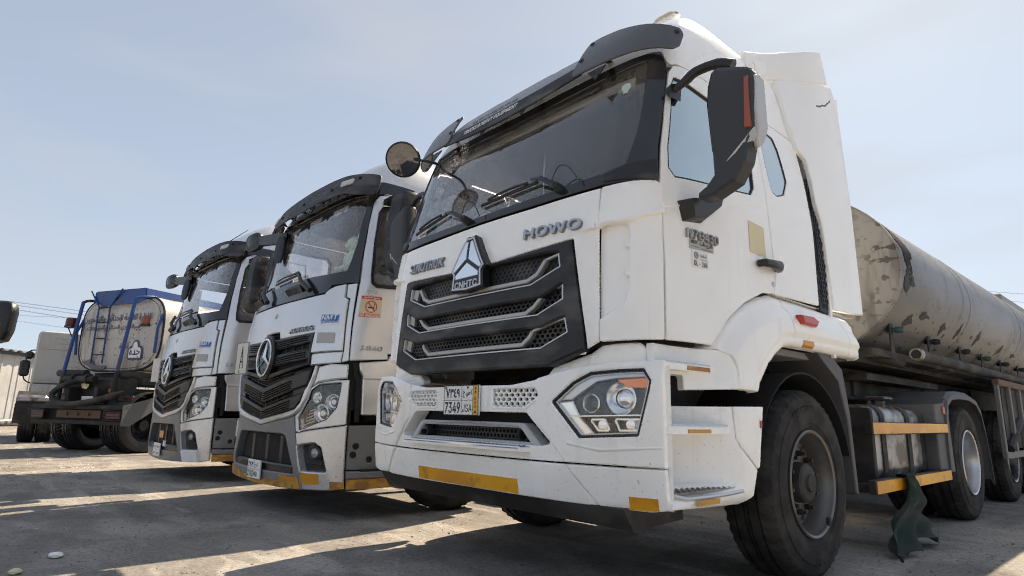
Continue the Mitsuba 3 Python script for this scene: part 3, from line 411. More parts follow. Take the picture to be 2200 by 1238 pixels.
def truck_a():
    t = Thing('tractor_truck', 'large white tractor truck nearest the camera with amber tape across its bumper', 'truck')
    S, Bp = A_CAB, A_BUMP
    # --- inner shell that shows dark in the seams
    t.add('cab_frame', [drape(S, sym([(0, 2.03), (1.2, 2.03), (1.23, 1.25), (0, 1.14)]), -.046, 0, .08), drape(S, Polygon([(1.23, 1.25), (1.58, 1.25), (1.74, 1.40), (1.92, 1.51), (2.27, 1.61), (3.08, 1.62), (3.1, 2.06), (1.23, 2.04)]), -.03, 0, .1), drape(S, flip([(1.23, 1.25), (1.58, 1.25), (1.74, 1.40), (1.92, 1.51), (2.27, 1.61), (3.08, 1.62), (3.1, 2.06), (1.23, 2.04)]), -.03, 0, .1)], 'dark_cavity')
    # --- bonnet, corner panels
    grille_out = sym([(0, 1.737), (.2, 1.738), (.765, 1.767), (.857, 1.203), (.64, 1.133), (0, 1.133)])
    hood = sym([(0, 2.026), (.45, 2.022), (.907, 2.028), (.922, 1.80), (.927, 1.238), (.862, 1.206), (.85, 1.18), (0, 1.18)]).difference(grille_out.buffer(.006)).difference(sbox(-.8, 1, .8, 1.3))
    t.add('bonnet', drape(S, hood.buffer(-.002), 0, .014, .05, .004), 'white_paint')
    corner = rnd(Polygon([(.914, 2.028), (1.08, 2.037), (1.20, 2.036), (1.236, 2.01), (1.247, 1.63), (1.243, 1.245), (.93, 1.238)]), .012)
    pocket = rnd(Polygon([(.90, 1.803), (.955, 1.823), (1.073, 1.806), (1.082, 1.76), (1.078, 1.484), (1.05, 1.418), (.90, 1.325)]), .012)
    lip = Polygon([(.838, 1.792), (.91, 1.829), (1.03, 1.838), (1.14, 1.858), (1.238, 1.886), (1.243, 1.862), (1.14, 1.832), (1.08, 1.812), (.96, 1.812), (.93, 1.796)])
    for q in (1, -1):
        f = (lambda p: p) if q > 0 else flip
        k = t.add('corner_panel', drape(S, f(corner.buffer(-.001).difference(pocket)), .004, .036, .04, .004), 'white_paint')
        t.add('pocket', drape(S, f(pocket.buffer(.01).intersection(sbox(.92, 1, 2, 3))), -.030, 0, .045), 'white_paint', k)
        t.add('deflector_lip', drape(S, f(rnd(lip.intersection(sbox(.915, 1, 2, 3)), .004)), .028, .03, .04, .008), 'white_paint', k)
        t.add('deflector_tip', drape(S, f(lip.intersection(sbox(0, 1, .906, 3))), .026, .03, .04, .006), 'white_paint', k)
        for z in (1.70, 1.56): t.add('bump_stop', lathe([(0, .016), (.012, .013), (.018, 0)], normal(S, np.array(1.075 * q), np.array(z)), at(S, 1.075 * q, z, -.012), 14), 'white_paint', k)
    # --- grille
    slot = [sym([(0, 1.722), (.3, 1.722), (.61, 1.722), (.69, 1.712), (.703, 1.634), (.50, 1.561), (0, 1.561)]),
            sym([(0, 1.487), (.582, 1.487), (.722, 1.545), (.724, 1.463), (.552, 1.394), (0, 1.394)]),
            sym([(0, 1.331), (.576, 1.331), (.738, 1.374), (.755, 1.293), (.581, 1.221), (0, 1.221)])]
    fr = grille_out
    for p in slot: fr = fr.difference(rnd(p, .008))
    g = t.add('grille', drape(S, fr, .020, .075, .06, .010), 'black_plastic')
    for p in slot: t.add('mesh_panel', hexmesh(S, p.buffer(.02), .026, .30, -.025, .012, 1.35), 'black_plastic', g, False, kind='stuff')
    t.add('closed_panel', drape(S, slot[0].buffer(.02), -.031, 0, .1), 'black_plastic', g)
    t.add('radiator_shade', drape(S, grille_out.buffer(-.02), -.075, 0, .1), 'dark_cavity', g)
    U = [[(.688, 1.708), (.700, 1.636), (.499, 1.566)], [(.720, 1.541), (.721, 1.465), (.551, 1.399)], [(.736, 1.370), (.752, 1.295), (.580, 1.226)]]
    I = [[(.688, 1.700), (.592, 1.690), (.535, 1.622), (.465, 1.594)], [(.70, 1.526), (.57, 1.494), (.518, 1.447), (.458, 1.418)], [(.72, 1.352), (.51, 1.318), (.492, 1.290), (.438, 1.253)]]
    for a, b in zip(U, I):
        t.add('chrome_strip', strip(S, [(-x, z) for x, z in a] + a[::-1], .009, .014, .02, .002), 'satin_chrome', g)
        c = b[1:]
        t.add('grille_bar', strip(S, [(-x, z) for x, z in c] + c[::-1], .024, .006, .035, .004), 'dull_silver', g)
        for s in (-1, 1): t.add('bar_end', drape(S, Polygon([(s * a[1][0] * .99, a[1][1] + .01), (s * a[0][0] * .985, a[0][1]), (s * (a[0][0] - .07), a[0][1] - .012), (s * (a[1][0] - .06), a[1][1] - .012)]).buffer(0), -.004, .02, .06, .003) if s < 0 else strip(S, [(a[0][0], a[0][1]), (a[0][0] - .085, a[0][1] - .016), c[0]], .014, .004, .02, .002), 'dull_silver', g)
    # --- emblem
    e = t.hold('emblem'); E = lambda pts: sym(pts); sh = [(0, 1.925), (.038, 1.930), (.052, 1.912), (.172, 1.727), (.140, 1.700), (.150, 1.600), (0, 1.588)]
    ex = S; yo = .0
    t.add('backing', drape(S, rnd(E(sh), .006), .050, .06, .06, .008), 'dark_trim', e)
    t.add('rim', drape(S, E(sh).buffer(-.012).difference(E(sh).buffer(-.024)), .055, .01, .06, .002), 'satin_chrome', e)
    tri = [Polygon([(-.012, 1.892), (-.030, 1.892), (-.135, 1.728), (-.118, 1.718), (-.012, 1.783)]), Polygon([(.012, 1.892), (.030, 1.892), (.135, 1.728), (.118, 1.718), (.012, 1.783)]), Polygon([(0, 1.765), (.105, 1.70), (.105, 1.672), (-.105, 1.672), (-.105, 1.70)])]
    for p in tri: t.add('bright_facet', drape(S, p, .056, .012, .05, .003), 'chrome', e)
    t.add('lettering', text(S, 'CNHTC', .038, -.105, 1.616, .056, .012, .21), 'satin_chrome', e)
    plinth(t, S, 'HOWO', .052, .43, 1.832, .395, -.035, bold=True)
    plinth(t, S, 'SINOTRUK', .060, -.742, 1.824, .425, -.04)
    # --- windscreen, black surround, cowl
    glass = rnd(sym([(0, 2.768), (.5, 2.780), (.9, 2.80), (1.13, 2.825), (1.117, 2.62), (1.085, 2.33), (1.042, 2.13), (.916, 2.096), (.5, 2.075), (0, 2.07)]), .03)
    sur = sym([(0, 2.83), (.9, 2.86), (1.20, 2.875), (1.258, 2.775), (1.222, 2.50), (1.196, 2.24), (1.204, 2.033), (.907, 2.037), (.45, 2.032), (0, 2.036)])
    t.add('windscreen_surround', drape(S, sur.difference(glass.buffer(-.012)), .006, .03, .06, .004), 'black_gloss')
    w = t.add('windscreen', drape(S, glass, -.002, 0, .07), 'glass')
    t.add('cowl_end', drape(S, Polygon([(.925, 2.05), (.92, 2.09), (1.04, 2.13), (1.195, 2.15), (1.203, 2.036)]), .016, .02, .05, .005), 'black_plastic')
    t.add('cowl_end', drape(S, flip([(.925, 2.05), (.92, 2.09), (1.04, 2.13), (1.195, 2.15), (1.203, 2.036)]), .016, .02, .05, .005), 'black_plastic')
    for s in (-1, 1): t.add('sun_visor', drape(S, rnd(sbox(.04, 2.545, 1.0, 2.715) if s > 0 else sbox(-1.0, 2.53, -.04, 2.715), .02), -.12, .01, .1), 'dark_trim')
    t.add('visor_gap_panel', drape(S, sbox(-1.0, 2.735, 1.0, 2.80), -.07, .01, .1), 'interior_light')
    t.add('permit_sticker', drape(S, circle(.985, 2.655, .030), .001, 0, .05), 'plate_green', w, label='round pale green sticker in the upper corner of the windscreen')
    t.add('permit_sticker', drape(S, sbox(.968, 2.612, 1.0, 2.628), .001, 0, .05), 'plate_green', w)
    pp = t.add('paper_pass', drape(S, Polygon([(-.83, 2.09), (-.70, 2.10), (-.70, 2.18), (-.83, 2.19)]), -.012, 0, .05), 'paper', w)
    t.add('pass_number', text(S, '1043', .030, -.815, 2.125, -.008, .001, .09, ang=.04), 'sticker_red', w)
    t.add('dash_papers', ra(box((.82, .30, 2.09), (.36, .14, .012)), 16, (1, 0, 0), (.82, .3, 2.09)), 'paper')
    t.add('thread', cyl((.22, .36, 2.06), (.2, .40, 2.66), .0025, 6), 'white_print')
    t.add('dash_fan', [lathe([(0, .03), (.06, .025), (.105, 0), (.10, -.03), (.05, -.05), (0, -.05)], (.3, -1, .15), (-.42, .40, 2.20), 24), cyl((-.42, .42, 2.05), (-.42, .42, 2.16), .02)], 'interior_light')
    for s, x0, x1 in ((1, .36, .78), (1, -.30, -.72)):
        k = t.hold('wiper'); hi = abs(x1) > .75
        tip = (.16, 2.15) if x0 > 0 else (-.62, 2.16); piv = (.64, 2.085) if x0 > 0 else (-.14, 2.075)
        mid = (.42, 2.195) if x0 > 0 else (-.41, 2.19)
        P = lambda q, o: at(S, np.array(q[0]), np.array(q[1]), o)
        t.add('arm', tube([P(piv, .045), P(((piv[0] + mid[0]) / 2, (piv[1] + mid[1]) / 2 + .012), .06), P(mid, .035)], [.018, .013, .009], 8), 'dark_trim', k)
        t.add('pivot', lathe([(0, .06), (.022, .055), (.028, 0)], (0, -1, .3), P(piv, 0), 16), 'dark_trim', k)
        b0, b1 = ((-.02, 2.150), (.46, 2.175)) if x0 > 0 else ((-.79, 2.130), (-.42, 2.195))
        ln = [P((b0[0] + (b1[0] - b0[0]) * f, b0[1] + (b1[1] - b0[1]) * f), .016) for f in np.linspace(0, 1, 9)]
        t.add('blade', tube(ln, .010, 6), 'dark_trim', k)
        ln = [P((b0[0] + (b1[0] - b0[0]) * f, b0[1] + (b1[1] - b0[1]) * f + .022 * math.sin(math.pi * f)), .030) for f in np.linspace(.15, .85, 7)]
        t.add('blade_bridge', tube(ln, .008, 6), 'dark_trim', k)
        t.add('washer_hose', tube(smoothpath([P((piv[0] - .05, piv[1]), .03), P((piv[0] + .03, piv[1] + .10), .07), P((piv[0] + .15, piv[1] - .01), .03)], 10), .004, 5), 'wire_dark', k)
    # --- roof
    us = np.r_[np.linspace(-3.1, 3.1, 125)]
    zs = np.r_[2.80, 2.86, 2.9, 2.95, 3.0, 3.08, 3.16, 3.24, 3.32, 3.38, 3.43, 3.47, 3.5, 3.52, 3.54, 3.555, 3.57, 3.58]
    front = sym([(0, 2.835), (.9, 2.865), (1.21, 2.88), (1.262, 2.81), (1.29, 2.795), (1.325, 2.797), (1.36, 2.811), (1.36, 3.0), (0, 3.0)])
    t.add('roof', [drape(S, front, 0, .03, .05), grid(S, np.linspace(-3.1, 3.1, 140), zs[4:], 0.0), drape(S, Polygon([(1.36, 2.811), (1.45, 2.812), (2.2, 2.803), (2.27, 2.806), (2.9, 2.787), (3.1, 2.78), (3.1, 3.0), (1.36, 3.0)]), 0, .03, .08), drape(S, flip([(1.36, 2.811), (1.45, 2.812), (2.2, 2.803), (2.27, 2.806), (2.9, 2.787), (3.1, 2.78), (3.1, 3.0), (1.36, 3.0)]), 0, .03, .08), box((0, 1.75, 3.575), (.26, .8, .012))], 'white_paint', smooth=40)
    for x in (-.75, .75):
        k = t.hold('roof_lamp'); c = (x, .985, 3.495)
        t.add('base', ra(box(c, (.17, .12, .04), .018), 30, (1, 0, 0), c), 'white_paint', k)
        t.add('lens', ra(hull([np.array(c) + (sx * a, sy * b, z) for sx in (-1, 1) for sy in (-1, 1) for a, b, z in ((.075, .048, .015), (.066, .040, .030), (.045, .022, .042))]), 30, (1, 0, 0), c), 'sticker_cream', k)
    # --- doors, quarter panels
    win = rnd(Polygon([(1.262, 2.115), (1.312, 2.070), (1.815, 2.122), (2.075, 2.160), (2.125, 2.215), (2.165, 2.58), (2.10, 2.63), (1.77, 2.675), (1.43, 2.708), (1.325, 2.706), (1.296, 2.65), (1.252, 2.24)]), .02)
    door = rnd(Polygon([(1.253, 1.62), (1.249, 1.244), (1.583, 1.246), (1.64, 1.305), (1.74, 1.396), (1.915, 1.505), (2.14, 1.594), (2.268, 1.606), (2.297, 1.72), (2.260, 2.08), (2.262, 2.45), (2.252, 2.735), (2.20, 2.795), (1.45, 2.805), (1.33, 2.79), (1.275, 2.73), (1.226, 2.49), (1.208, 2.23), (1.213, 2.03), (1.238, 1.88)]), .01)
    quarter = rnd(Polygon([(2.275, 1.606), (2.90, 1.622), (2.905, 2.78), (2.27, 2.80), (2.268, 2.10), (2.304, 1.72)]), .01)
    win2 = rnd(Polygon([(2.345, 2.66), (2.42, 2.715), (2.56, 2.70), (2.595, 2.62), (2.62, 2.40), (2.54, 2.285), (2.43, 2.245), (2.36, 2.26), (2.335, 2.45)]), .03)
    for q in (1, -1):
        f = (lambda p: p) if q > 0 else flip
        k = t.add('door', drape(S, f(door.buffer(-.002).difference(win)), .004, .014, .05, .004), 'white_paint')
        t.add('window_seal', drape(S, f(win.difference(win.buffer(-.011))), .000, .02, .06, .004), 'dark_trim', k)
        t.add('window', drape(S, f(win.buffer(-.012)), -.010, 0, .09), 'film_glass', k)
        t.add('swage_line', drape(S, f(Polygon([(1.245, 1.915), (1.45, 1.945), (1.75, 2.03), (2.25, 2.14), (2.25, 2.128), (1.75, 2.016), (1.45, 1.93), (1.245, 1.90)])), .010, .008, .07, .004), 'white_paint', k)
        hd = t.add('handle', tube([at(S, q * u_, z_, o) for u_, z_, o in ((2.075, 1.752, .012), (2.095, 1.755, .045), (2.16, 1.757, .055), (2.25, 1.762, .05), (2.315, 1.764, .02))], [.020, .024, .024, .030, .028], 10), 'dark_trim', k)
        t.add('handle_dish', drape(S, f(circle(2.17, 1.742, .075)), .006, .006, .03, .003), 'satin_chrome' if q < 0 else 'white_paint', k)
        t.add('lock', lathe([(0, .012), (.014, .012), (.017, 0)], (q, 0, 0), at(S, q * 2.26, 1.66, .002), 16), 'satin_chrome', k)
        k2 = t.add('quarter_panel', drape(S, f(quarter.buffer(-.001).difference(win2)), .002, .014, .06, .004), 'white_paint')
        t.add('window_seal', drape(S, f(win2.difference(win2.buffer(-.009))), .0, .02, .05, .004), 'dark_trim', k2)
        t.add('window', drape(S, f(win2.buffer(-.008)), -.006, 0, .09), 'film_glass', k2)
        vp = Polygon([(2.925, 2.76), (3.07, 2.775), (3.15, 1.655), (3.08, 1.585), (2.955, 1.60)])
        k3 = t.add('vent_panel', drape(S, f(vp), -.012, .03, .09, .004), 'black_plastic')
        t.add('vent_mesh', hexmesh(S, f(vp.buffer(-.025).intersection(sbox(2, 1.6, 4, 2.55))), .035, .18, -.006, .006), 'dark_trim', k3, False)
    # stickers and badge on the visible door
    d = labels_door = t.key + '__door'
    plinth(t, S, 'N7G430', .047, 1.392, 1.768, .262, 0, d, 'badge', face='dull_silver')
    t.add('dealer_sticker', drape(S, Polygon([(1.418, 1.716), (1.621, 1.722), (1.623, 1.772), (1.419, 1.766)]), .008, .003, .06), 'sticker_grey', d, label='grey sticker with Arabic dealer name under the door badge')
    t.add('sticker_print', [arabic(S, 'reef', .030, 1.50, 1.737, .0095, .001, .11), text(S, 'REEF', .016, 1.428, 1.745, .0095, .001, .055), drape(S, sbox(1.43, 1.728, 1.49, 1.7305), .0095, .001), drape(S, sbox(1.51, 1.726, 1.61, 1.7285), .0095, .001)], 'ink', d)
    t.add('number_sticker', drape(S, Polygon([(1.436, 1.624), (1.571, 1.628), (1.573, 1.714), (1.436, 1.712)]), .008, .003, .06), 'plate_white', d, label='white sticker reading DL - 265')
    t.add('sticker_number', text(S, 'DL - 265', .024, 1.449, 1.634, .0095, .001, .11), 'ink', d)
    t.add('sticker_print', [drape(S, circle(1.468, 1.686, .018).difference(circle(1.468, 1.686, .011)), .0095, .001), drape(S, circle(1.468, 1.686, .006), .0095, .001), arabic(S, 'amana', .020, 1.50, 1.682, .0095, .001, .055), drape(S, sbox(1.495, 1.668, 1.56, 1.671), .0095, .001)], 'faded_ink', d)
    t.add('yellowed_sticker', drape(S, Polygon([(2.003, 1.808), (2.190, 1.806), (2.180, 1.985), (2.001, 1.990)]), .008, .003, .06), 'sticker_yellowed', d, label='blank sticker yellowed by the sun')
    # --- roof visor
    vs = t.hold('roof_visor')
    def vstrip(u0, u1, off, nm, mat, tipr=False):
        p = Polygon([(u0, 2.77), (-.35, 2.725), (0, 2.71), (.35, 2.725), (u1, 2.77), (u1, 3.02), (0, 3.025), (u0, 3.02)])
        return t.add(nm, drape(S, rnd(p, .012), off, .012, .06, .004), mat, vs)
    t.add('lower_lip', drape(S, rnd(Polygon([(-.72, 2.77), (-.35, 2.725), (0, 2.71), (.35, 2.725), (.72, 2.77), (.72, 2.855), (.35, 2.825), (0, 2.815), (-.35, 2.825), (-.72, 2.855)]), .008), .110, .012, .06, .004), 'black_plastic', vs)
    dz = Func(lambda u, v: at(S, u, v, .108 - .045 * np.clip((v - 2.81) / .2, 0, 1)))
    t.add('upper_face', drape(dz, Polygon([(-.72, 2.857), (-.35, 2.827), (0, 2.817), (.35, 2.827), (.72, 2.857), (.72, 3.02), (.4, 3.028), (.33, 3.022), (.27, 3.034), (-.1, 3.03), (-.16, 3.018), (-.3, 3.03), (-.72, 3.02)]), 0, .010, .05, .003), 'smoked_skylit', vs)  # dusty smoked grey, painted lighter for the sky light this face catches
    for s in (-1, 1):
        p = rnd(Polygon([(.64, 2.765), (.9, 2.772), (1.1, 2.776), (1.237, 2.774), (1.280, 2.81), (1.312, 2.90), (1.285, 2.936), (1.194, 2.945), (1.085, 2.972), (.935, 3.012), (.784, 3.032), (.70, 3.022)]), .03)
        t.add('end_blade', drape(S, p if s > 0 else flip(p), .120, .012, .05, .005), 'visor_end', vs)
        for u_, z_ in ((.735, 2.99), (.70, 2.87), (1.262, 2.90)):
            t.add('bolt', lathe([(0, .012), (.012, .010), (.016, 0)], normal(S, np.array(s * u_), np.array(z_)), at(S, s * u_, z_, .118), 14), 'dark_trim', vs)
        for u_ in (.20, .82): t.add('tab', drape(S, Polygon([(s * (u_ - .06), 2.765), (s * (u_ + .07), 2.775), (s * (u_ + .01), 2.690)]), .098, .008, 9), 'black_plastic', vs), t.add('standoff', hull([at(S, s * u_ + a, z_, o) for a in (-.02, .02) for z_, o in ((2.93, 0), (2.84, .09), (2.90, .05))]), 'black_plastic', vs)
    t.add('visor_print', text(S, 'TRUCKS & HEAVY EQUIPMENT', .032, -.45, 2.765, .1125, .002, .60), 'white_print', vs)
    t.add('visor_print', [drape(S, sbox(-.40 + .075 * k_, 2.842 + .003 * (k_ % 3), -.40 + .075 * k_ + .06, 2.857 + .003 * (k_ % 2)), .107, .002) for k_ in range(7)], 'faded_ink', vs)
    # --- bumper
    hl = rnd(Polygon([(.676, .957), (.80, 1.05), (.894, 1.094), (1.04, 1.104), (1.156, 1.106), (1.194, 1.053), (1.186, 1.012), (1.130, .808), (.836, .790)]), .012)
    vent = rnd(Polygon([(.257, 1.030), (.574, 1.031), (.598, .984), (.502, .926), (.256, .926)]), .012)
    opening = rnd(sym([(0, .903), (.505, .903), (.672, .758), (.61, .744), (0, .744)]), .010)
    top = [(0, 1.044), (.40, 1.043), (.556, 1.064), (.70, 1.096), (.836, 1.121), (.98, 1.136), (1.243, 1.141)]
    upper = sym(top + [(1.246, .680), (.760, .679), (.70, .677), (0, .676)])
    up = upper.difference(opening).difference(vent).difference(flip(vent)).difference(hl).difference(flip(hl))
    bk = t.hold('bumper')
    mid = up.intersection(Polygon([(-.585, 1.3), (-.575, .87), (-.757, .684), (-.757, .5), (.757, .5), (.757, .684), (.575, .87), (.585, 1.3)]))
    t.add('upper_band', drape(Bp, mid, 0, .10, .04, .005), 'white_paint', bk)
    side = up.difference(Polygon([(-.585, 1.3), (-.575, .87), (-.757, .684), (-.757, .5), (.757, .5), (.757, .684), (.575, .87), (.585, 1.3)]).buffer(.0015))
    for p in side.geoms: t.add('lamp_pod', drape(Bp, p, .012, .12, .04, .006), 'white_paint', bk)
    t.add('lower_panel', drape(Bp, sym([(0, .669), (.754, .669), (.925, .494), (.45, .497), (0, .499)]).buffer(-.001), .004, .03, .05, .005), 'white_paint', bk)
    for f in (lambda p: p, flip): t.add('lower_corner', drape(Bp, f(Polygon([(.762, .669), (1.245, .671), (1.245, .506), (1.165, .494), (.932, .494)])), .010, .05, .05, .005), 'white_paint', bk)
    for f in (lambda p: p, flip):
        t.add('crease', drape(Bp, f(Polygon([(.757, .779), (.945, .752), (1.24, .772), (1.24, .757), (.945, .730), (.77, .757)])), .018, .02, .05, .008), 'white_paint', bk)
        t.add('vent_grid', hexmesh(Bp, f(vent.buffer(.002)), .026, .24, -.004, .02, 1.6), 'white_paint', bk, False, kind='stuff')
        t.add('vent_rim', drape(Bp, f(vent.buffer(.008).difference(vent.buffer(-.006))), .005, .014, .06, .003), 'white_paint', bk)
    t.add('cavity', [drape(Bp, sym([(0, 1.03), (1.22, 1.10), (1.23, .52), (0, .52)]), -.125, 0, .1)], 'dark_cavity', bk)
    t.add('intake_mesh', hexmesh(Plane((0, .10, 0), (1, 0, 0), (0, .35, 1)), sym([(0, 1.135), (.60, 1.135), (.55, 1.02), (0, 1.02)]), .034, .3, .0, .01), 'black_plastic', bk, False)
    bz = sym([(0, .852), (.455, .850), (.475, .845), (.592, .742), (0, .742)]); bzi = sym([(0, .826), (.432, .826), (.452, .818), (.515, .757), (0, .757)])
    t.add('opening_bezel', drape(Bp, bz.difference(bzi), -.022, .08, .05, .008), 'mirror_grey', bk)
    t.add('opening_mesh', hexmesh(Bp, bzi.buffer(.03), .030, .33, -.095, .01), 'black_plastic', bk, False)
    for s in (-1, 1): t.add('tow_eye', lathe([(.028, .03), (.045, .03), (.048, 0), (.024, 0), (.026, .03)], (0, -1, 0), (s * .45, .045, .79), 20), 'dark_cavity', bk)
    tr = sym([(0, .1), (.53, .1)] + [(.555, .02), (.535, -.075), (.3, -.088), (0, -.090)])
    st = t.add('front_step', drape(TOP(.735), tr, 0, .022, .05, .004), 'white_paint', bk)
    t.add('tread_plate', tread_mesh(tr.buffer(-.012), .737), 'steel', bk, False)
    t.add('tread_edge', tube([(x, -.090 + .012 * (x / .53) ** 2, .733) for x in np.linspace(-.52, .52, 9)], .008, 8), 'chrome', bk)
    t.add('tape', drape(Bp, Polygon([(-.442, .5775), (.448, .578), (.447, .5065), (-.446, .507)]), .0065, .002, .06), 'tape', bk)
    t.add('corner_tape', drape(Bp, Polygon([(1.072, .553), (1.203, .553), (1.203, .503), (1.072, .499)]), .0125, .002, .06), 'tape', bk)
    t.add('under_tray', [hull([(x, y, z) for x in (-1.0, 1.06) for y, z in ((.05, .50), (.12, .40), (.5, .42), (.5, .52))])], 'grime')
    # under-cab apron between bonnet and bumper
    for f in (lambda p: p, flip): t.add('apron', drape(S, f(rnd(Polygon([(.56, 1.07), (.62, 1.13), (.86, 1.19), (.93, 1.232), (1.13, 1.232), (1.20, 1.20), (1.215, 1.10), (.9, 1.05)]), .02)), -.045, .06, .05, .012), 'white_paint')
    # headlights
    for q in (1, -1):
        f = (lambda p: p) if q > 0 else flip; P = lambda u_, z_, o=0.: at(Bp, np.array(q * u_), np.array(z_), o); N = normal(Bp, np.array(q * 1.0), np.array(.95))
        k = t.hold('headlight')
        t.add('seal', drape(Bp, f(hl.buffer(.003).difference(hl.buffer(-.010))), .006, .05, .06, .003), 'dark_trim', k)
        t.add('bucket', drape(Bp, f(hl), -.065, 0, .1), 'dark_trim', k)
        blk = Polygon([(.79, .963), (.93, 1.047), (1.03, 1.062), (1.072, 1.022), (1.170, 1.017), (1.146, .903), (.825, .896)])
        t.add('black_bezel', drape(Bp, f(blk.difference(circle(.886, .951, .040)).difference(circle(1.038, .973, .070))), -.030, .03, .06, .004), 'ink', k)
        chrome = Polygon([(.692, .955), (.782, .962), (.820, .893), (.90, .812), (.845, .800)])
        t.add('chrome_wing', drape(Bp, f(chrome), -.022, .03, .06, .006), 'chrome', k)
        t.add('light_guide', drape(Bp, f(Polygon([(.695, .962), (.80, 1.045), (.897, 1.084), (1.04, 1.093), (1.158, 1.094), (1.163, 1.072), (1.02, 1.066), (.92, 1.050), (.785, .968)])), -.018, .02, .05, .004), 'satin_chrome', k)
        t.add('indicator', drape(Bp, f(rnd(Polygon([(1.018, 1.060), (1.163, 1.068), (1.181, 1.047), (1.173, 1.018), (1.072, 1.022)]), .004)), -.016, .02, .05, .004), 'amber' if q > 0 else 'satin_chrome', k)
        for c, r in (((.886, .951), .040), ((1.038, .973), .070)):
            big = r > .05
            t.add('reflector', lathe([(r, .004), (r + .005, 0), (r, -.006), (r * .86, -.03), (r * .6, -.045 if big else -.06)], -N * -1, P(*c, -.022), 32), 'chrome', k)
            if big: t.add('projector_lens', lathe([(0, .012), (r * .3, .010), (r * .5, .0), (r * .6, -.02), (r * .62, -.05)], N, P(c[0] + .01, c[1], -.04), 28), 'chrome', k)
            else: t.add('projector_lens', lathe([(0, .0), (r * .5, -.004), (r * .62, -.03)], N, P(*c, -.055), 24), 'black_gloss', k)
        t.add('divider', strip(Bp, [(q * .772, .889), (q * 1.146, .901)], .008, -.010, .02, .002), 'chrome', k)
        for p in ([(.865, .882), (.955, .885), (.985, .822), (.915, .820)], [(.995, .886), (1.138, .889), (1.121, .826), (1.022, .823)]):
            pp = rnd(Polygon(p), .012)
            t.add('lower_reflector', drape(Bp, f(pp.difference(pp.buffer(-.012))), -.03, .03, .05, .003), 'chrome', k)
            c = pp.centroid; t.add('lower_lamp', lathe([(0, .02), (.022, .016), (.036, -.004), (.040, -.02)], N, P(c.x + .012, c.y, -.045), 22), 'chrome', k)
        t.add('chrome_rim', drape(Bp, f(hl.buffer(-.012).difference(hl.buffer(-.019))), -.006, .02, .06, .002), 'satin_chrome', k)
        t.add('lens', drape(Bp, f(hl.buffer(-.009)), -.002, 0, .08), 'lamp_glass', k)
    # number plate
    Pl = FRONT(-.052); n0 = .965 - .083
    pk = t.add('number_plate', drape(Pl, rnd(sbox(-.161, n0, .161, n0 + .166), .008), 0, .012, 9, .002), 'plate_white', label='white number plate reading 7349 JSA with an amber KSA band')
    fr = [sbox(-.156, n0 + .081, .112, n0 + .084), sbox(.008, n0 + .006, .011, n0 + .160), sbox(.110, n0 + .004, .113, n0 + .162)]
    t.add('plate_line', [drape(Pl, p, .001, .002, 9) for p in fr] + [drape(Pl, rnd(sbox(-.161, n0, .161, n0 + .166), .008).difference(rnd(sbox(-.157, n0 + .004, .157, n0 + .162), .006)), .001, .002, 9)], 'ink', pk)
    t.add('plate_print', [text(Pl, '7349', .058, -.148, n0 + .013, .0015, .002, .145), text(Pl, 'JSA', .042, .018, n0 + .018, .0015, .002, .086, bold=False), arabic(Pl, 'digits_7349', .052, -.140, n0 + .096, .0015, .002, .13), arabic(Pl, 'a_s_h', .046, .020, n0 + .096, .0015, .002, .082)], 'ink', pk, each=True)
    t.add('plate_band', drape(Pl, rnd(sbox(.114, n0 + .005, .157, n0 + .161), .004), .001, .002, 9), 'plate_amber', pk)
    t.add('band_print', [text(Pl, c, .016, .128, n0 + .085 - .022 * i, .002, .001, .013) for i, c in enumerate('KSA')] + [drape(Pl, Polygon([(.122, n0 + .012), (.148, n0 + .012), (.135, n0 + .03)]), .002, .001, 9), drape(Pl, circle(.135, n0 + .148, .006), .002, .001, 9), drape(Pl, Polygon([(.135, n0 + .139), (.146, n0 + .118), (.135, n0 + .124), (.124, n0 + .118)]), .002, .001, 9)], 'ink', pk)
    for x in (-.143, .065): t.add('plate_bolt', lathe([(0, .004), (.006, .003), (.007, 0)], (0, -1, 0), (x, -.053, n0 + .153), 10), 'dark_trim', pk)
    # --- fenders, steps
    O = np.array([(.55, 1.234), (.64, 1.343), (.761, 1.433), (.925, 1.521), (1.098, 1.584), (1.251, 1.610), (1.56, 1.610), (2.34, 1.604), (2.454, 1.566), (2.549, 1.51), (2.582, 1.40)])
    Iin = np.array([(2.553, 1.319), (1.76, 1.320), (1.43, 1.317), (1.309, 1.302), (1.189, 1.241), (1.1, 1.179), (1.011, 1.095), (.972, 1.035)])
    def dist(Lp, y, z):
        d = np.full(y.shape, 9.0)
        for a, b in zip(Lp[:-1], Lp[1:]):
            ab = b - a; tt = np.clip(((y - a[0]) * ab[0] + (z - a[1]) * ab[1]) / (ab @ ab), 0, 1); d = np.minimum(d, np.hypot(y - a[0] - tt * ab[0], z - a[1] - tt * ab[1]))
        return d
    sm = lambda a, b, x: (lambda q: q * q * (3 - 2 * q))(np.clip((x - a) / (b - a), 0, 1))
    def fen(y, z):
        do, di = dist(O[:-1], y, z), dist(Iin, y, z)
        x = 1.17 + .050 * sm(0, .035, do) + .042 * sm(.05, .16, do) - .016 * sm(.085, .06, di) - .025 * sm(.018, 0, di) - .05 * sm(2.40, 2.60, y)
        return np.stack([x, y, z], -1)
    Fe = Func(fen); FeL = Func(lambda y, z: fen(-y, z) * (-1, 1, 1))
    full = Polygon(list(map(tuple, O)) + list(map(tuple, Iin)) + [(.735, 1.040), (.727, 1.154), (.692, 1.204), (.615, 1.230)])
    cut1 = Polygon([(0, .9), (1.428, .9), (1.428, 1.35), (1.393, 1.46), (1.393, 1.515), (1.345, 1.545), (1.330, 1.7), (0, 1.7)])
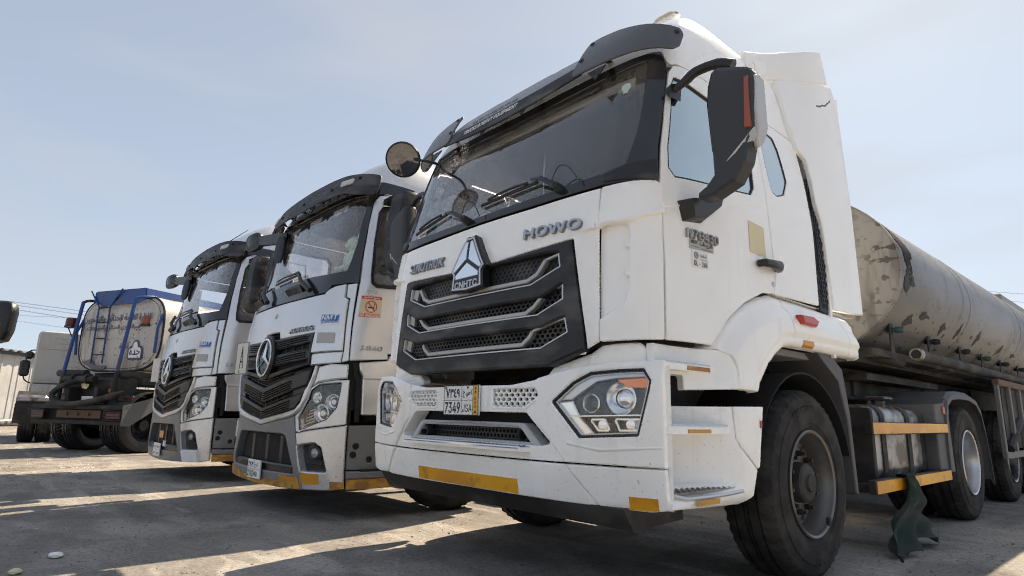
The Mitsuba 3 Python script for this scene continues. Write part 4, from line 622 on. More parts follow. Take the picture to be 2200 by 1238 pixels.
    cut2 = Polygon([(2.20, 1.7), (2.20, 1.54), (2.28, 1.30), (2.8, 1.30), (2.8, 1.7)])
    for q, Sf in ((1, Fe), (-1, FeL)):
        f = (lambda p: p) if q > 0 else flip; k = t.hold('fender')
        for nm, p in (('arch', full.intersection(cut1)), ('rear_section', full.difference(cut1.buffer(.003)).difference(cut2.buffer(.003))), ('end_section', full.intersection(cut2))):
            t.add(nm, drape(Sf, f(p), 0, .05, .018, .004), 'white_paint', k, 60)
        t.add('ledge', drape(Func(lambda u, v: np.stack([q * (1.0 + .20 * v), u, 1.612 + .02 * (1 - v) + 0 * u], -1)), sbox(1.1, 0, 2.5, 1) if q < 0 else sbox(1.1, 0, 2.5, 1), 0, 0, .1), 'white_paint', k)
        L = Plane((q * 1.268, 0, 0), (0, q, 0), (0, 0, 1))
        rl = Polygon([(1.455, 1.506), (1.655, 1.513), (1.715, 1.492), (1.680, 1.453), (1.49, 1.452)])
        t.add('marker_lamp', drape(L, f(rnd(rl, .008)), .022, .04, 9, .012), 'red_lens', k)
        t.add('tape', drape(Sf, f(Polygon([(1.556, 1.366), (1.698, 1.367), (1.698, 1.327), (1.556, 1.326)])), .004, .003, .02), 'tape', k)
        # step panels
        k = t.hold('step_unit')
        t.add('upper_panel', drape(Func(lambda u, v: np.stack([q * (1.13 + .045 * sm(.25, .60, abs(u)) + .075 * sm(.45, .72, abs(u)) + .02 * sm(1.2, 1.02, v)), abs(u), v], -1)), f(rnd(Polygon([(.20, 1.232), (.61, 1.226), (.688, 1.200), (.722, 1.154), (.730, 1.040), (.385, 1.022), (.39, 1.095), (.20, 1.095)]), .006)), 0, .04, .05, .004), 'white_paint', k)
        def slab(y0, y1, x0, x1, z0, z1, nm, r=.02): return t.add(nm, drape(TOP(z1), f(rnd(Polygon([(x0, y0), (x1, y0), (x1, y1 - .05), (x1 - .02, y1), (x0, y1)]), r)), 0, z1 - z0, .1, .006, True), 'white_paint', k)
        slab(.16, .70, 1.0, 1.215, 1.108, 1.140, 'upper_step'); slab(.15, .695, 1.0, 1.235, .822, .856, 'middle_step')
        for zt, y0, y1, x1 in ((1.141, .19, .67, 1.20), (.857, .19, .66, 1.22)):
            t.add('tread_plate', tread_mesh(f(Polygon([(1.02, y0), (x1, y0), (x1, y1), (1.02, y1)])), zt), 'steel', k, False)
            t.add('tread_lip', tube([(q * x1, y0, zt + .002), (q * x1, y1, zt + .002)], .007, 6), 'satin_chrome', k)
        t.add('step_tape', [drape(L, f(sbox(.34, 1.112, .536, 1.132)), -.049, .004, 9)], 'old_tape', k)
        t.add('step_tape', [drape(L, f(sbox(.296, .826, .486, .842)), -.029, .004, 9)], 'old_tape', k)
        # rocker with its step well
        rk = Func(lambda u, v: np.stack([q * (1.245 - .19 * sm(.78, .30, abs(u)) * sm(.545, .60, v) - .06 * sm(.60, .485, v) * sm(.52, .46, v)), abs(u), v], -1))
        pr = Polygon([(.165, .946), (.70, .952), (.714, .80), (.742, .757), (.90, .643), (.845, .522), (.744, .484), (.526, .491), (.14, .506)])
        t.add('rocker_panel', drape(rk, f(pr), 0, .05, .03, .004), 'white_paint', k, 50)
        t.add('rocker_rear', drape(rk, f(Polygon([(.706, .953), (.998, .960), (.927, .655), (.906, .648), (.748, .762), (.720, .80)])), 0, .06, .03, .004), 'white_paint', k, 50)
        t.add('tread_plate', tread_mesh(f(Polygon([(1.08, .22), (1.235, .20), (1.235, .70), (1.15, .66), (1.10, .5)])), .572), 'steel', k, False)
        t.add('step_edge', tube(smoothpath([(q * 1.225, .18, .565), (q * 1.243, .25, .548), (q * 1.246, .5, .546), (q * 1.244, .74, .553)], 8), .009, 8), 'satin_chrome', k)
        t.add('step_tape', [drape(L, f(Polygon([(.318, .536), (.506, .536), (.498, .514), (.310, .514)])), -.010, .004, 9)], 'old_tape', k)
        t.add('reflector', drape(L, f(sbox(.948, .850, .966, .888)), -.018, .005, 9), 'orange_dull', k)
        t.add('well_wall', drape(FRONT(.17), Polygon([(q * 1.0, .5), (q * 1.235, .5), (q * 1.235, 1.12), (q * 1.0, 1.12)] if q > 0 else [(q * 1.235, .5), (q * 1.0, .5), (q * 1.0, 1.12), (q * 1.235, 1.12)]), 0, 0, 9), 'white_paint', k)
        for z in (.915, .775): t.add('drain_hole', lathe([(0, 0), (.016, 0)], (q * .95, .3, 0), (q * (1.07 + .02 * (z < .8)), .235, z), 16), 'dark_cavity', k)
        # mud guard behind the front wheel
        mg = Polygon([(1.85, 1.32), (2.06, 1.33), (2.24, 1.235), (2.31, .95), (2.345, .42), (2.30, .44), (2.26, .90), (2.16, 1.15), (1.95, 1.26)])
        t.add('mud_flap', drape(Func(lambda u, v: np.stack([q * (1.20 - .0 * v), abs(u), v], -1)), f(mg), 0, .40, .06, .006, True), 'fender_grey')
        path = [(q * .96, 1.02 + .60 - .63 * math.cos(a), .54 + .63 * math.sin(a)) for a in np.radians(np.linspace(20, 168, 16))]
        t.add('wheel_arch_liner', [loft([[(q * .72, y, z), (q * 1.20, y, z), (q * 1.20, y + .004, z + .012), (q * .72, y + .004, z + .012)] for _, y, z in path], False)], 'dark_cavity')
    # --- mirrors
    for q in (1, -1):
        k = t.hold('wing_mirror'); X = lambda m: m if q > 0 else mirror(m)
        # housing: rings from the bottom up (z, inner x, outer x, front y, back y)
        sec = [(2.06, 1.455, 1.50, .37, .42), (2.10, 1.40, 1.555, .355, .44), (2.16, 1.375, 1.590, .345, .455), (2.25, 1.372, 1.606, .34, .465), (2.40, 1.365, 1.610, .335, .47), (2.50, 1.375, 1.612, .335, .47), (2.575, 1.39, 1.604, .345, .47), (2.605, 1.402, 1.592, .36, .46)]
        rings = []
        for z, x0, x1, y0, y1 in sec:
            r = rnd(sbox(x0, y0, x1, y1), .018); r = Polygon([(x0 + .03, y0 + .003), (x1 - .016, y0 + .006), (x1, y0 + .025), (x1, y1 - .02), (x1 - .02, y1), (x0 + .02, y1), (x0, y1 - .02), (x0, y0 + .03)])
            c = np.array(r.exterior.coords)[:-1]; rings.append(np.c_[c, z - .10 * (c[:, 0] - 1.37) / .24 * min(1, max(0, (z - 2.3) / .3))])
        t.add('housing', X(loft(rings)), 'mirror_black', k, 40)
        e = Func(lambda u, v: np.stack([1.6135 + 0 * u - .035 * np.clip((2.2 - v) / .12, 0, 1), u, v], -1))
        t.add('end_cover', X(drape(e, rnd(Polygon([(.365, 2.47), (.455, 2.475), (.462, 2.22), (.44, 2.14), (.40, 2.11), (.375, 2.16), (.362, 2.24), (.358, 2.30)]), .02), .004, .02, .05, .006)), 'mirror_grey', k)
        t.add('chin_cover', X(hull([(1.603, .350, 2.20), (1.600, .44, 2.15), (1.46, .348, 2.075), (1.48, .42, 2.065), (1.59, .455, 2.19), (1.60, .36, 2.16)])), 'mirror_grey', k)
        if q > 0: t.add('side_repeater', X(drape(FRONT(.333), Polygon([(1.574, 2.455), (1.594, 2.455), (1.590, 2.20), (1.562, 2.205)]), .0, .02, .06, .003)), 'orange_dull', k)
        t.add('glass', X(drape(Plane((0, .4725, 0), (-1, 0, 0), (0, 0, 1)), sbox(-1.585, 2.22, -1.40, 2.47), 0, .003, 9)), 'mirror_glass', k)
        arm = smoothpath([(1.275, .44, 1.93), (1.31, .42, 1.985), (1.40, .42, 2.04), (1.455, .44, 2.10)], 10)
        t.add('lower_arm', X(drape(FRONT(.352), rnd(Polygon([(1.385, 2.16), (1.388, 2.03), (1.345, 1.985), (1.300, 1.962), (1.300, 1.93), (1.376, 1.928), (1.493, 1.975), (1.548, 2.06), (1.57, 2.15)]), .012), 0, .095, .05, .012, True)), 'mirror_black', k, 40)
        0 and t.add('lower_arm', X(loft([[p + np.array(d) * w for d in ((-.6, -1, -.4), (.6, -1, .1), (.8, .6, .2), (.2, 1, 0), (-.7, .8, -.2))] for p, w in zip(arm, np.linspace(.040, .072, 10))])), 'mirror_black', k, 50)
        t.add('foot', X(hull([(1.19, .34, 1.945), (1.20, .66, 2.02), (1.275, .36, 1.945), (1.275, .64, 2.005), (1.20, .37, 1.845), (1.20, .52, 1.86), (1.255, .40, 1.865), (1.255, .50, 1.875), (1.275, .62, 1.965)])), 'dark_trim', k)
        t.add('upper_arm', X(tube(smoothpath([(1.13, .40, 2.575), (1.22, .42, 2.62), (1.27, .44, 2.66), (1.34, .45, 2.665), (1.46, .47, 2.625)], 14), [.022] * 4 + [.026] * 6 + [.030] * 4, 10)), 'dark_trim', k)
        t.add('upper_foot', X(hull([(1.13, .34, 2.56), (1.13, .50, 2.60), (1.17, .36, 2.60), (1.17, .46, 2.64), (1.16, .36, 2.53), (1.16, .46, 2.54)])), 'dark_trim', k)
    k = t.hold('kerb_mirror')                       # round mirror on a cranked arm at the far front corner
    c = np.array([-.83, -.03, 2.684]); nrm = np.array([.60, -.62, -.50]); nrm /= np.linalg.norm(nrm)
    t.add('rim', lathe([(.118, .016), (.126, .012), (.130, 0), (.124, -.016), (.10, -.03), (0, -.045)], nrm, c, 44), 'dark_trim', k)
    t.add('glass', lathe([(0, .034), (.04, .031), (.08, .024), (.118, .012)], nrm, c, 44), 'mirror_glass', k, True)
    t.add('arm', tube(smoothpath([c + (.10, .03, -.02), c + (.17, .16, -.03), (-.86, .30, 2.74), (-.95, .42, 2.84)], 14), .010, 8), 'dark_trim', k)
    t.add('aerial', [tube([(-1.02, .55, 2.80), (-1.02, .55, 3.25)], [.006, .003], 6), lathe([(0, .05), (.02, .045), (.032, 0)], (0, 0, 1), (-1.02, .55, 2.78), 16)], 'dark_trim')
    # --- air deflector behind the cab
    dp = Polygon([(1.80, 3.25), (1.871, 3.277), (2.56, 3.453), (2.621, 3.379), (2.68, 3.409), (2.640, 2.97), (2.605, 2.527), (2.637, 1.649), (2.106, 1.619), (2.035, 2.21), (1.985, 2.35), (1.955, 2.66), (1.86, 2.72), (1.82, 2.9)])
    Wc = PC(*np.array([(1.1, .985), (1.3, 1), (2.05, 1), (2.4, .978), (2.75, .935), (3.0, .9), (3.2, .865), (3.35, .81), (3.45, .73), (3.52, .6)]).T)
    def dxf(u, v):
        w = sm(1.55, 2.40, abs(u)); return (1.22 * np.maximum(Wc(np.clip(v, 1.1, 3.5)), .85) + .014) * (1 - w) + (1.232 - .05 * np.clip((v - 2.5) / .8, 0, 1)) * w
    dx = lambda q: Func(lambda u, v: np.stack([q * dxf(u, v), abs(u), v], -1))
    for q in (1, -1):
        f = (lambda p: p) if q > 0 else flip; k = t.hold('side_deflector')
        t.add('panel', drape(dx(q), f(rnd(dp, .012)), 0, .03, .08, .006, True), 'white_paint', k)
        t.add('roof_flap', drape(dx(q), f(rnd(Polygon([(1.45, 3.20), (1.45, 3.34), (2.425, 3.705), (2.487, 3.563), (2.522, 3.458), (1.80, 3.262)]), .01)), -.006, .03, .08, .005, True), 'white_paint', k)
        t.add('tear', strip(dx(q), [(f_ * q, z) for f_, z in ((2.25, 3.183), (2.30, 3.195), (2.352, 3.222), (2.40, 3.235), (2.433, 3.262), (2.49, 3.30), (2.524, 3.327))] , .012, .002, .003, 0), 'faded_ink', k)
    t.add('roof_deflector', hull([(x, y, z) for x in (-1.06, 1.06) for y, z in ((1.55, 3.30), (2.41, 3.66), (2.41, 3.60), (1.6, 3.22))]), 'white_paint')
    # --- chassis, wheels, tank, rear fender
    t.add('chassis', [box((s * .43, 3.2, .86), (.09, 5.6, .28)) for s in (-1, 1)] + [box((0, y, .86), (.8, .12, .2)) for y in (.5, 2.6, 4.0, 5.8)] + [box((0, 1.3, 1.10), (1.5, 1.5, .5), .1), box((0, 2.25, 1.35), (2.2, .25, .5), .05), box((0, .75, .72), (1.9, .9, .34), .05)], 'grime')
    t.add('front_axle', [cyl((-1.0, 1.632, .52), (1.0, 1.632, .52), .07, 12)] + [box((s * .8, 1.63, .64), (.1, 1.1, .06)) for s in (-1, 1)], 'grime')
    t.add('rear_axle', [cyl((-1.0, 5.236, .52), (1.0, 5.236, .52), .10, 12), lathe([(0, .2), (.15, .18), (.22, 0), (.15, -.18), (0, -.2)], (0, 1, 0), (0, 5.236, .52))], 'grime')
    t.add('fifth_wheel', [lathe([(0, .05), (.42, .05), (.44, 0), (0, 0)], (0, 0, 1), (0, 5.0, 1.18)), box((0, 5.0, 1.10), (.9, .7, .14), .03)], 'grime')
    wheel(t, (1.055, 1.632, .535), 1, True, 'rim_dark'); wheel(t, (-1.055, 1.632, .535), -1, True, 'rim_dark')
    wheel(t, (1.055, 5.236, .535), 1, False, 'alu', False, True); wheel(t, (-1.055, 5.236, .535), -1, False, 'alu', False, True)
    k = t.hold('fuel_tank')
    sec = rnd(sbox(.62, .46, 1.12, 1.02), .10); pr = [drape(Plane((0, y0, 0), (1, 0, 0), (0, 0, 1)), sec, 0, -1.14, 9, 0) for y0 in (2.92,)]
    rc = np.array(sec.exterior.coords)[:-1][::-1]
    t.add('shell', loft([np.c_[rc[:, 0], rc[:, 0] * 0 + y, rc[:, 1]] for y in (2.92, 4.06)]), 'steel', k)
    for y in (3.14, 3.74):
        rr = np.array(rnd(sbox(.61, .45, 1.13, 1.03), .10).exterior.coords)[:-1][::-1]
        t.add('strap', loft([np.c_[rr[:, 0], rr[:, 0] * 0 + y + d_, rr[:, 1]] for d_ in (-.045, .045)]), 'grime', k)
    t.add('filler_cap', [lathe([(0, .06), (.06, .055), (.066, 0)], (.2, 0, 1), (1.0, 3.42, 1.02)), box((1.03, 3.42, 1.085), (.14, .22, .03), .01)], 'dark_trim', k)
    t.add('end_plate', drape(FRONT(2.86), rnd(sbox(.62, .44, 1.14, 1.0), .03), 0, .05, 9, .004, True), 'grime', k)
    for z, h_, x, nm, ya, yb in ((.895, .085, 1.25, 'upper_guard_rail', 2.54, 4.39), (.505, .090, 1.25, 'lower_guard_rail', 2.51, 4.34)):
        k = t.hold('guard_rail')
        t.add('rail', box((x - .025, (ya + yb) / 2, z - .042), (.05, yb - ya, h_), .004), 'grime', k)
        t.add('tape', drape(RIGHT(x), Polygon([(ya + .02, z - h_ + .004), (yb - .005, z - h_ + .010), (yb - .005, z - .004), (ya + .02, z - .004)]), .003, .003, .2), 'tape', k)
        t.add('bracket', [box((1.13, y, z - .06), (.2, .06, .06)) for y in (2.62, 3.2, 4.1)], 'grime', k, each=True)
    t.add('battery_box', box((.88, 4.26, .74), (.48, .36, .5), .02), 'grime')
    # rear fender: arch over the drive wheel
    for q in (1, -1):
        k = t.hold('rear_fender')
        prof = [(4.42, .50), (4.43, .80), (4.47, 1.00), (4.56, 1.13), (4.72, 1.19), (5.0, 1.205), (5.35, 1.20), (5.60, 1.16), (5.76, 1.06), (5.86, .85), (5.92, .6), (5.97, .36)]
        t.add('arch', loft([[(q * .72, y, z), (q * 1.20, y, z), (q * 1.235, y, z - .03), (q * 1.235, y, z - .075), (q * 1.22, y + .004, z - .075), (q * 1.20, y, z - .02), (q * .72, y, z - .02)] for y, z in prof], False), 'fender_grey', k, 30)
        fr = Polygon([(4.20, .50), (4.20, 1.02), (4.24, 1.06), (4.50, 1.08), (4.60, 1.14), (4.75, 1.14), (4.66, 1.06), (4.62, .95), (4.615, .75), (4.63, .47)])
        t.add('cheek', drape(Plane((q * 1.215, 0, 0), (0, q, 0), (0, 0, 1)), fr if q > 0 else flip(fr), 0, .03, .2, .006, True), 'fender_grey', k)
        t.add('front_wall', box((q * .97, 4.21, .78), (.48, .03, .56), .005), 'fender_grey', k)
        t.add('marker', box((q * 1.218, 4.44, 1.01), (.02, .07, .07), .005), 'orange_dull', k)
    t.add('rear_crossmember', box((0, 6.0, .86), (1.0, .1, .26)), 'grime')
    interior(t, S, 2.06, 1.30, 3.0, 2.09)
    return t

def tread_mesh(p, z, n=.034):
    """pierced tread plate: raised oblong cleats on a plate"""
    p = poly(p).buffer(0); ms = [drape(TOP(z), p, .0, .003, 9)]; x0, y0, x1, y1 = p.bounds
    for j in range(int((y1 - y0) / (n * .6)) + 1):
        for i in range(int((x1 - x0) / n) + 1):
            x, y = x0 + (i + .5 * (j % 2)) * n, y0 + j * n * .6
            if p.buffer(-.008).contains(shapely.Point(x, y)): ms.append(hull([(x + a, y + b, z + c) for a, b, c in ((-.012, -.005, 0), (.012, -.005, 0), (.012, .005, 0), (-.012, .005, 0), (-.008, -.002, .006), (.008, -.002, .006), (.008, .002, .006), (-.008, .002, .006))]))
    return cat(ms)

# ================================================================== the two silver tractor units
R_CAB = Surf([(0, 0), (.4, .010), (.65, .032), (.85, .062), (1.0, .112), (1.1, .175), (1.175, .27), (1.215, .40), (1.24, .75), (1.25, 2.3)],
 [(.2, 1), (2.0, 1), (2.4, .98), (2.8, .94), (3.05, .90), (3.25, .85), (3.4, .78), (3.52, .67), (3.61, .48), (3.66, .08)],
 [(.2, .03), (.5, 0), (1.3, 0), (1.6, .02), (1.95, .08), (2.4, .185), (2.8, .27), (3.0, .33), (3.2, .44), (3.4, .66), (3.52, .90), (3.61, 1.2), (3.66, 1.45)],
 [(1, 1.2), (2.9, 1.2), (3.3, 1.9), (3.66, 2.7)])
def star_mesh(S, r, u0, z0, off):
    """three-pointed star with raised ridges"""
    V, F = [], []
    for k in range(3):
        a = math.pi / 2 + k * 2 * math.pi / 3; tip = (r * math.cos(a), r * math.sin(a), .0)
        l, q = ((.17 * r * math.cos(a + s * math.pi / 3), .17 * r * math.sin(a + s * math.pi / 3), 0) for s in (1, -1)); c = (0, 0, .022)
        b = len(V); V += [c, tip, l, q]; F += [(b, b + 1, b + 2), (b, b + 3, b + 1)]
    V = np.array(V); return TM(at(S, u0 + V[:, 0], z0 + V[:, 1], off + V[:, 2]), F)
def louvre(S, p, rows, off, tooth=.022):
    """small raised teeth in rows: the textured face of a grille slat"""
    p = poly(p).buffer(-.006); ms = []
    for a, b in rows:
        for s in (-1, 1):
            n = int(abs(b[0] - a[0]) / tooth)
            for i in range(n):
                f_ = (i + .5) / n; x, z = a[0] + (b[0] - a[0]) * f_, a[1] + (b[1] - a[1]) * f_
                if p.contains(shapely.Point(s * x, z)):
                    q = at(S, np.array([s * x - .006, s * x + .006, s * x + .006, s * x - .006] * 2), np.array([z - .006, z - .006, z + .006, z + .006] * 2), np.array([off] * 4 + [off + .012] * 4))
                    q[4:6] = q[4:6] * .5 + q[6:8][::-1] * .5; ms.append(hull(q))
    return cat(ms) if ms else TM(np.zeros((0, 3)), np.zeros((0, 3), int))

def silver_truck(loc, yaw, label, first):
    t = Thing('silver_tractor_truck', label, 'truck', loc, yaw, 'silver tractor trucks parked beside the white one')
    S = R_CAB
    L2 = lambda nm, p, m, par=None, **k: [t.add(nm, drape(S, q, **k), m, par) for q in (poly(p), flip(p))]
    t.add('cab_frame', [drape(S, sym([(0, 2.0), (1.30, 2.0), (1.30, .78), (1.25, .30), (0, .28)]), -.05, 0, .1)] + [drape(S, q, -.05, 0, .1) for q in (sbox(1.28, .9, 2.7, 1.93), sbox(-2.7, .9, -1.28, 1.93))], 'dark_cavity')
    # bonnet
    hood = sym([(0, 1.925), (.5, 1.923), (.888, 1.930), (.866, 1.70), (.862, 1.568), (.5, 1.556), (.21, 1.552), (.17, 1.62), (0, 1.63)])
    t.add('bonnet', drape(S, hood, .004, .03, .07, .008), 'silver_paint')
    t.add('lock', lathe([(.018, .006), (.024, .004), (.026, 0)], (0, -1, .1), at(S, -.02, 1.80, .006), 16), 'dull_silver')
    # corner panels with the deflector
    L2('corner_panel', rnd(Polygon([(.853, 1.385), (.870, 1.56), (.874, 1.70), (.897, 1.935), (.94, 1.965), (1.00, 1.985), (1.118, 2.0), (1.132, 1.872), (1.165, 1.86), (1.185, 1.40)]), .012), 'silver_paint', off=.018, thick=.05, h=.05, bevel=.008)
    L2('corner_chin', Polygon([(.848, 1.278), (.853, 1.380), (1.185, 1.396), (1.175, 1.30)]), 'silver_paint', off=.002, thick=.05, h=.05, bevel=.008)
    L2('corner_strip', Polygon([(1.126, 2.0), (1.215, 2.01), (1.240, 1.318), (1.185, 1.305), (1.193, 1.40), (1.175, 1.868), (1.140, 1.88)]), 'silver_paint', off=.006, thick=.04, h=.05, bevel=.005)
    # upper grille
    up = sym([(0, 1.548), (.21, 1.548), (.5, 1.552), (.862, 1.563), (.850, 1.284), (.41, 1.222), (.10, 1.180), (0, 1.176)])
    g = t.hold('grille'); disc = circle(-.02, 1.385, .215, 48)
    t.add('frame', drape(S, up.difference(up.buffer(-.022)), .020, .06, .06, .006), 'dark_trim', g)
    for z0, z1, k_ in ((1.475, 1.545, 0), (1.325, 1.40, 1)):
        p = up.buffer(-.008).intersection(Polygon([(-.9, z0 - .03 + .0), (0, z0 - .03 - .02), (.9, z0 + .02), (.9, z1 + .02), (0, z1), (-.9, z1 + .02)])).difference(disc)
        for pc in pieces(p): t.add('slat', drape(S, pc, .012, .03, .07, .008), 'dark_trim', g)
        t.add('slat_texture', louvre(S, p, [((.2, z0 - .022 + .02 * r_), (.78, z0 + .012 + .02 * r_)) for r_ in range(4)], .012), 'dark_trim', g, False, kind='stuff')
    lowbar = up.buffer(-.004).intersection(Polygon([(-.9, 1.17), (0, 1.12), (.9, 1.24), (.9, 1.31), (0, 1.215), (-.9, 1.31)])).difference(disc)
    for pc in pieces(lowbar): t.add('slat', drape(S, pc, .024, .04, .07, .010), 'dark_trim', g)
    t.add('lattice', [strip(S, [(-.83, z), (0, z - .03), (.83, z)], .010, -.012, .01, .002) for z in (1.43, 1.415)] + [strip(S, [(x, 1.36), (x, 1.48)], .012, -.014, .01, .002) for x in (-.7, -.5, .35, .5, .66, .78)], 'dark_trim', g, False, kind='stuff')
    t.add('backing', drape(S, up.buffer(-.01), -.035, 0, .1), 'dark_cavity', g)
    # star
    e = t.hold('star_emblem')
    t.add('ring', drape(S, circle(-.02, 1.385, .186, 56).difference(circle(-.02, 1.385, .166, 56)), .052, .02, .05, .004), 'chrome', e)
    t.add('surround', drape(S, circle(-.02, 1.385, .218, 56).difference(circle(-.02, 1.385, .186, 56)), .038, .06, .05, .010), 'dark_trim', e)
    t.add('disc', drape(S, circle(-.02, 1.385, .19, 48), .026, 0, .06), 'black_gloss', e)
    t.add('star', star_mesh(S, .172, -.02, 1.385, .036), 'chrome', e, False)
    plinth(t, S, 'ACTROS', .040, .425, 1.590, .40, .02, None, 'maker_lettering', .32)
    # lower grille: two V bands
    lo = sym([(0, 1.165), (.10, 1.170), (.536, 1.228), (.90, 1.262), (.868, 1.14), (.835, 1.085), (.780, .972), (.70, .908), (.5, .872), (0, .806)])
    k = t.hold('lower_grille')
    t.add('backing', drape(S, lo, -.03, 0, .1), 'dark_cavity', k)
    V = lambda x, z: z + .115 * abs(x) / .66
    def band(z0, z1): return lo.intersection(Polygon([(-.9, V(.9, z0)), (0, z0), (.9, V(.9, z0)), (.9, V(.9, z1)), (0, z1), (-.9, V(.9, z1))]))
    b1, b2 = band(.955, 1.095), band(.780, .905)
    for b_ in (b1, b2): t.add('slat', drape(S, b_, .022, .05, .06, .012), 'dark_trim', k)
    t.add('slat', drape(S, lo.difference(b1).difference(b2).difference(Polygon([(-.62, V(.62, .905)), (0, .905), (.62, V(.62, .905)), (.62, V(.62, .955)), (0, .955), (-.62, V(.62, .955))]).buffer(.001)).difference(Polygon([(-.62, 1.215), (-.62, V(.62, 1.095)), (0, 1.095), (.62, V(.62, 1.095)), (.62, 1.215), (0, 1.16)])), .006, .03, .06, .004), 'dark_trim', k)
    for z0 in (1.0, .825):
        t.add('slat_texture', louvre(S, lo, [((.02, z0 - .022 + .021 * r_), (.60, V(.60, z0 - .022 + .021 * r_))) for r_ in range(4)], .022), 'dark_trim', k, False, kind='stuff')
    t.add('lattice', [strip(S, [(-.5, V(.5, z)), (0, z), (.5, V(.5, z))], .008, -.010, .01, .002) for z in (.93, 1.115)] + [strip(S, [(x, V(x, .90)), (x, V(x, .96))], .010, -.012, .01, .002) for x in (-.42, -.28, -.14, 0, .14, .28, .42)] + [strip(S, [(x, V(x, 1.09)), (x, V(x, 1.09) + .05)], .010, -.012, .01, .002) for x in (-.5, -.38, -.26, .26, .38, .5)], 'dark_trim', k, False, kind='stuff')
    # bumper
    bk = t.hold('bumper')
    edge_o = [(0, .752), (.60, .826), (.70, .852), (.80, .905), (.868, .990), (.905, 1.080), (.99, 1.128), (1.13, 1.150), (1.285, 1.168)]
    edge_i = [(.94, 1.275), (.905, 1.17), (.868, 1.10), (.838, 1.070), (.785, .962), (.70, .900), (.5, .864), (0, .798)]
    t.add('grille_border', drape(S, sym(edge_o[:6] + [(.945, 1.17), (.962, 1.27)] + edge_i), .030, .05, .05, .012), 'silver_paint', bk)
    L2('lamp_ledge', rnd(Polygon([(.915, 1.085), (.99, 1.130), (1.13, 1.152), (1.245, 1.166), (1.245, 1.285), (1.10, 1.288), (.975, 1.262), (.950, 1.17)]), .008), 'silver_paint', bk, off=.014, thick=.05, h=.05, bevel=.012)
    opening = rnd(sym([(0, .682), (.50, .682), (.575, .668), (.62, .60), (.745, .40), (.742, .352), (0, .345)]), .02)
    chin = sym([(0, .746), (.60, .820), (.69, .840), (.725, .712), (.835, .375), (.872, .236), (.5, .225), (0, .215)]).difference(opening)
    t.add('chin', drape(S, chin, .022, .10, .06, .008), 'grey_satin', bk)
    hl = rnd(Polygon([(.868, .985), (.905, 1.070), (.99, 1.110), (1.20, 1.128), (1.196, 1.06), (1.176, .918), (1.092, .815), (.775, .710), (.747, .815), (.81, .898)]), .012)
    fog = rnd(Polygon([(.772, .590), (.90, .612), (1.0, .622), (1.065, .586), (1.128, .385), (.842, .384)]), .018)
    L2('lamp_surround', rnd(Polygon([(.700, .845), (.734, .705), (1.243, .777), (1.262, .785), (1.262, 1.155), (1.13, 1.146), (.99, 1.122), (.905, 1.070), (.868, .985), (.80, .900)]), .006).difference(hl), 'silver_paint', bk, off=.012, thick=.06, h=.05, bevel=.008)
    L2('corner', rnd(Polygon([(.738, .696), (1.244, .768), (1.270, .775), (1.270, .262), (1.156, .246), (.875, .236), (.838, .378)]), .006).difference(fog), 'silver_paint', bk, off=.016, thick=.08, h=.05, bevel=.010)
    t.add('opening_back', drape(S, opening.buffer(.03), -.10, 0, .1), 'dark_cavity', bk)
    t.add('crash_bar', drape(S, sym([(0, .42), (.72, .42), (.71, .345), (.5, .30), (0, .285)]), .005, .12, .08, .014), 'dark_trim', bk)
    t.add('opening_slats', [strip(S, [(-.55, z), (.55, z)], .05, -.06, .02, .008) for z in (.63, .55, .48)] + [strip(S, [(x, .40), (x, .67)], .07, -.04, .03, .008) for x in (-.30, .08, .40)], 'dark_trim', bk, False)
    for q in (1, -1):
        f = (lambda p: p) if q > 0 else flip; N = lambda u_, z_: normal(S, np.array(q * u_), np.array(z_)); P = lambda u_, z_, o: at(S, np.array(q * u_), np.array(z_), o)
        kf = t.hold('fog_lamp')
        t.add('pocket', drape(S, f(fog.buffer(.012)), -.05, 0, .06), 'dark_trim', kf)
        for z in (.43, .47): t.add('pocket_rib', strip(S, [(q * .87, z), (q * 1.09, z)], .016, -.03, .02, .003), 'dark_trim', kf)
        t.add('ring', lathe([(.038, .02), (.046, .022), (.054, .01), (.056, -.04)], N(1.01, .54), P(1.01, .542, .0), 28), 'black_plastic', kf)
        t.add('reflector', lathe([(0, -.03), (.02, -.026), (.038, -.0), (.042, .012)], N(1.01, .54), P(1.01, .542, .0), 24), 'satin_chrome', kf)
        t.add('lens', lathe([(0, .020), (.02, .018), (.040, .012)], N(1.01, .54), P(1.01, .542, .0), 24), 'lamp_glass', kf, True)
        kh = t.hold('headlight')
        t.add('bucket', drape(S, f(hl.buffer(.004)), -.075, 0, .08), 'dull_silver', kh)
        t.add('seal', drape(S, f(hl.difference(hl.buffer(-.009))), .000, .07, .05, .003), 'dark_trim', kh)
        for c, r in (((1.022, .868), .072), ((1.130, .965), .060), ((.96, 1.0), .045)):
            t.add('reflector', lathe([(r, .004), (r + .006, 0), (r, -.006), (r * .85, -.03), (r * .4, -.048), (0, -.05)], N(*c), P(*c, -.014), 30), 'chrome', kh)
            t.add('bulb_cap', lathe([(0, .012), (r * .35, .008), (r * .42, -.02)], N(*c), P(*c, -.04), 20), 'satin_chrome', kh)
        for j in range(6): t.add('rib', strip(S, [(q * (.775 + .018 * j), .735 + .030 * j), (q * (.93 + .006 * j), .775 + .027 * j)], .012, -.03, .02, .004), 'satin_chrome', kh)
        t.add('indicator_strip', drape(S, f(Polygon([(.752, .80), (.766, .815), (.792, .722), (.778, .715)])), -.02, .02, .05), 'paper', kh)
        t.add('lens', drape(S, f(hl.buffer(-.006)), -.002, 0, .06), 'lamp_glass', kh)
    # plates
    Pl = FRONT(-.035); n0 = .343 - .083
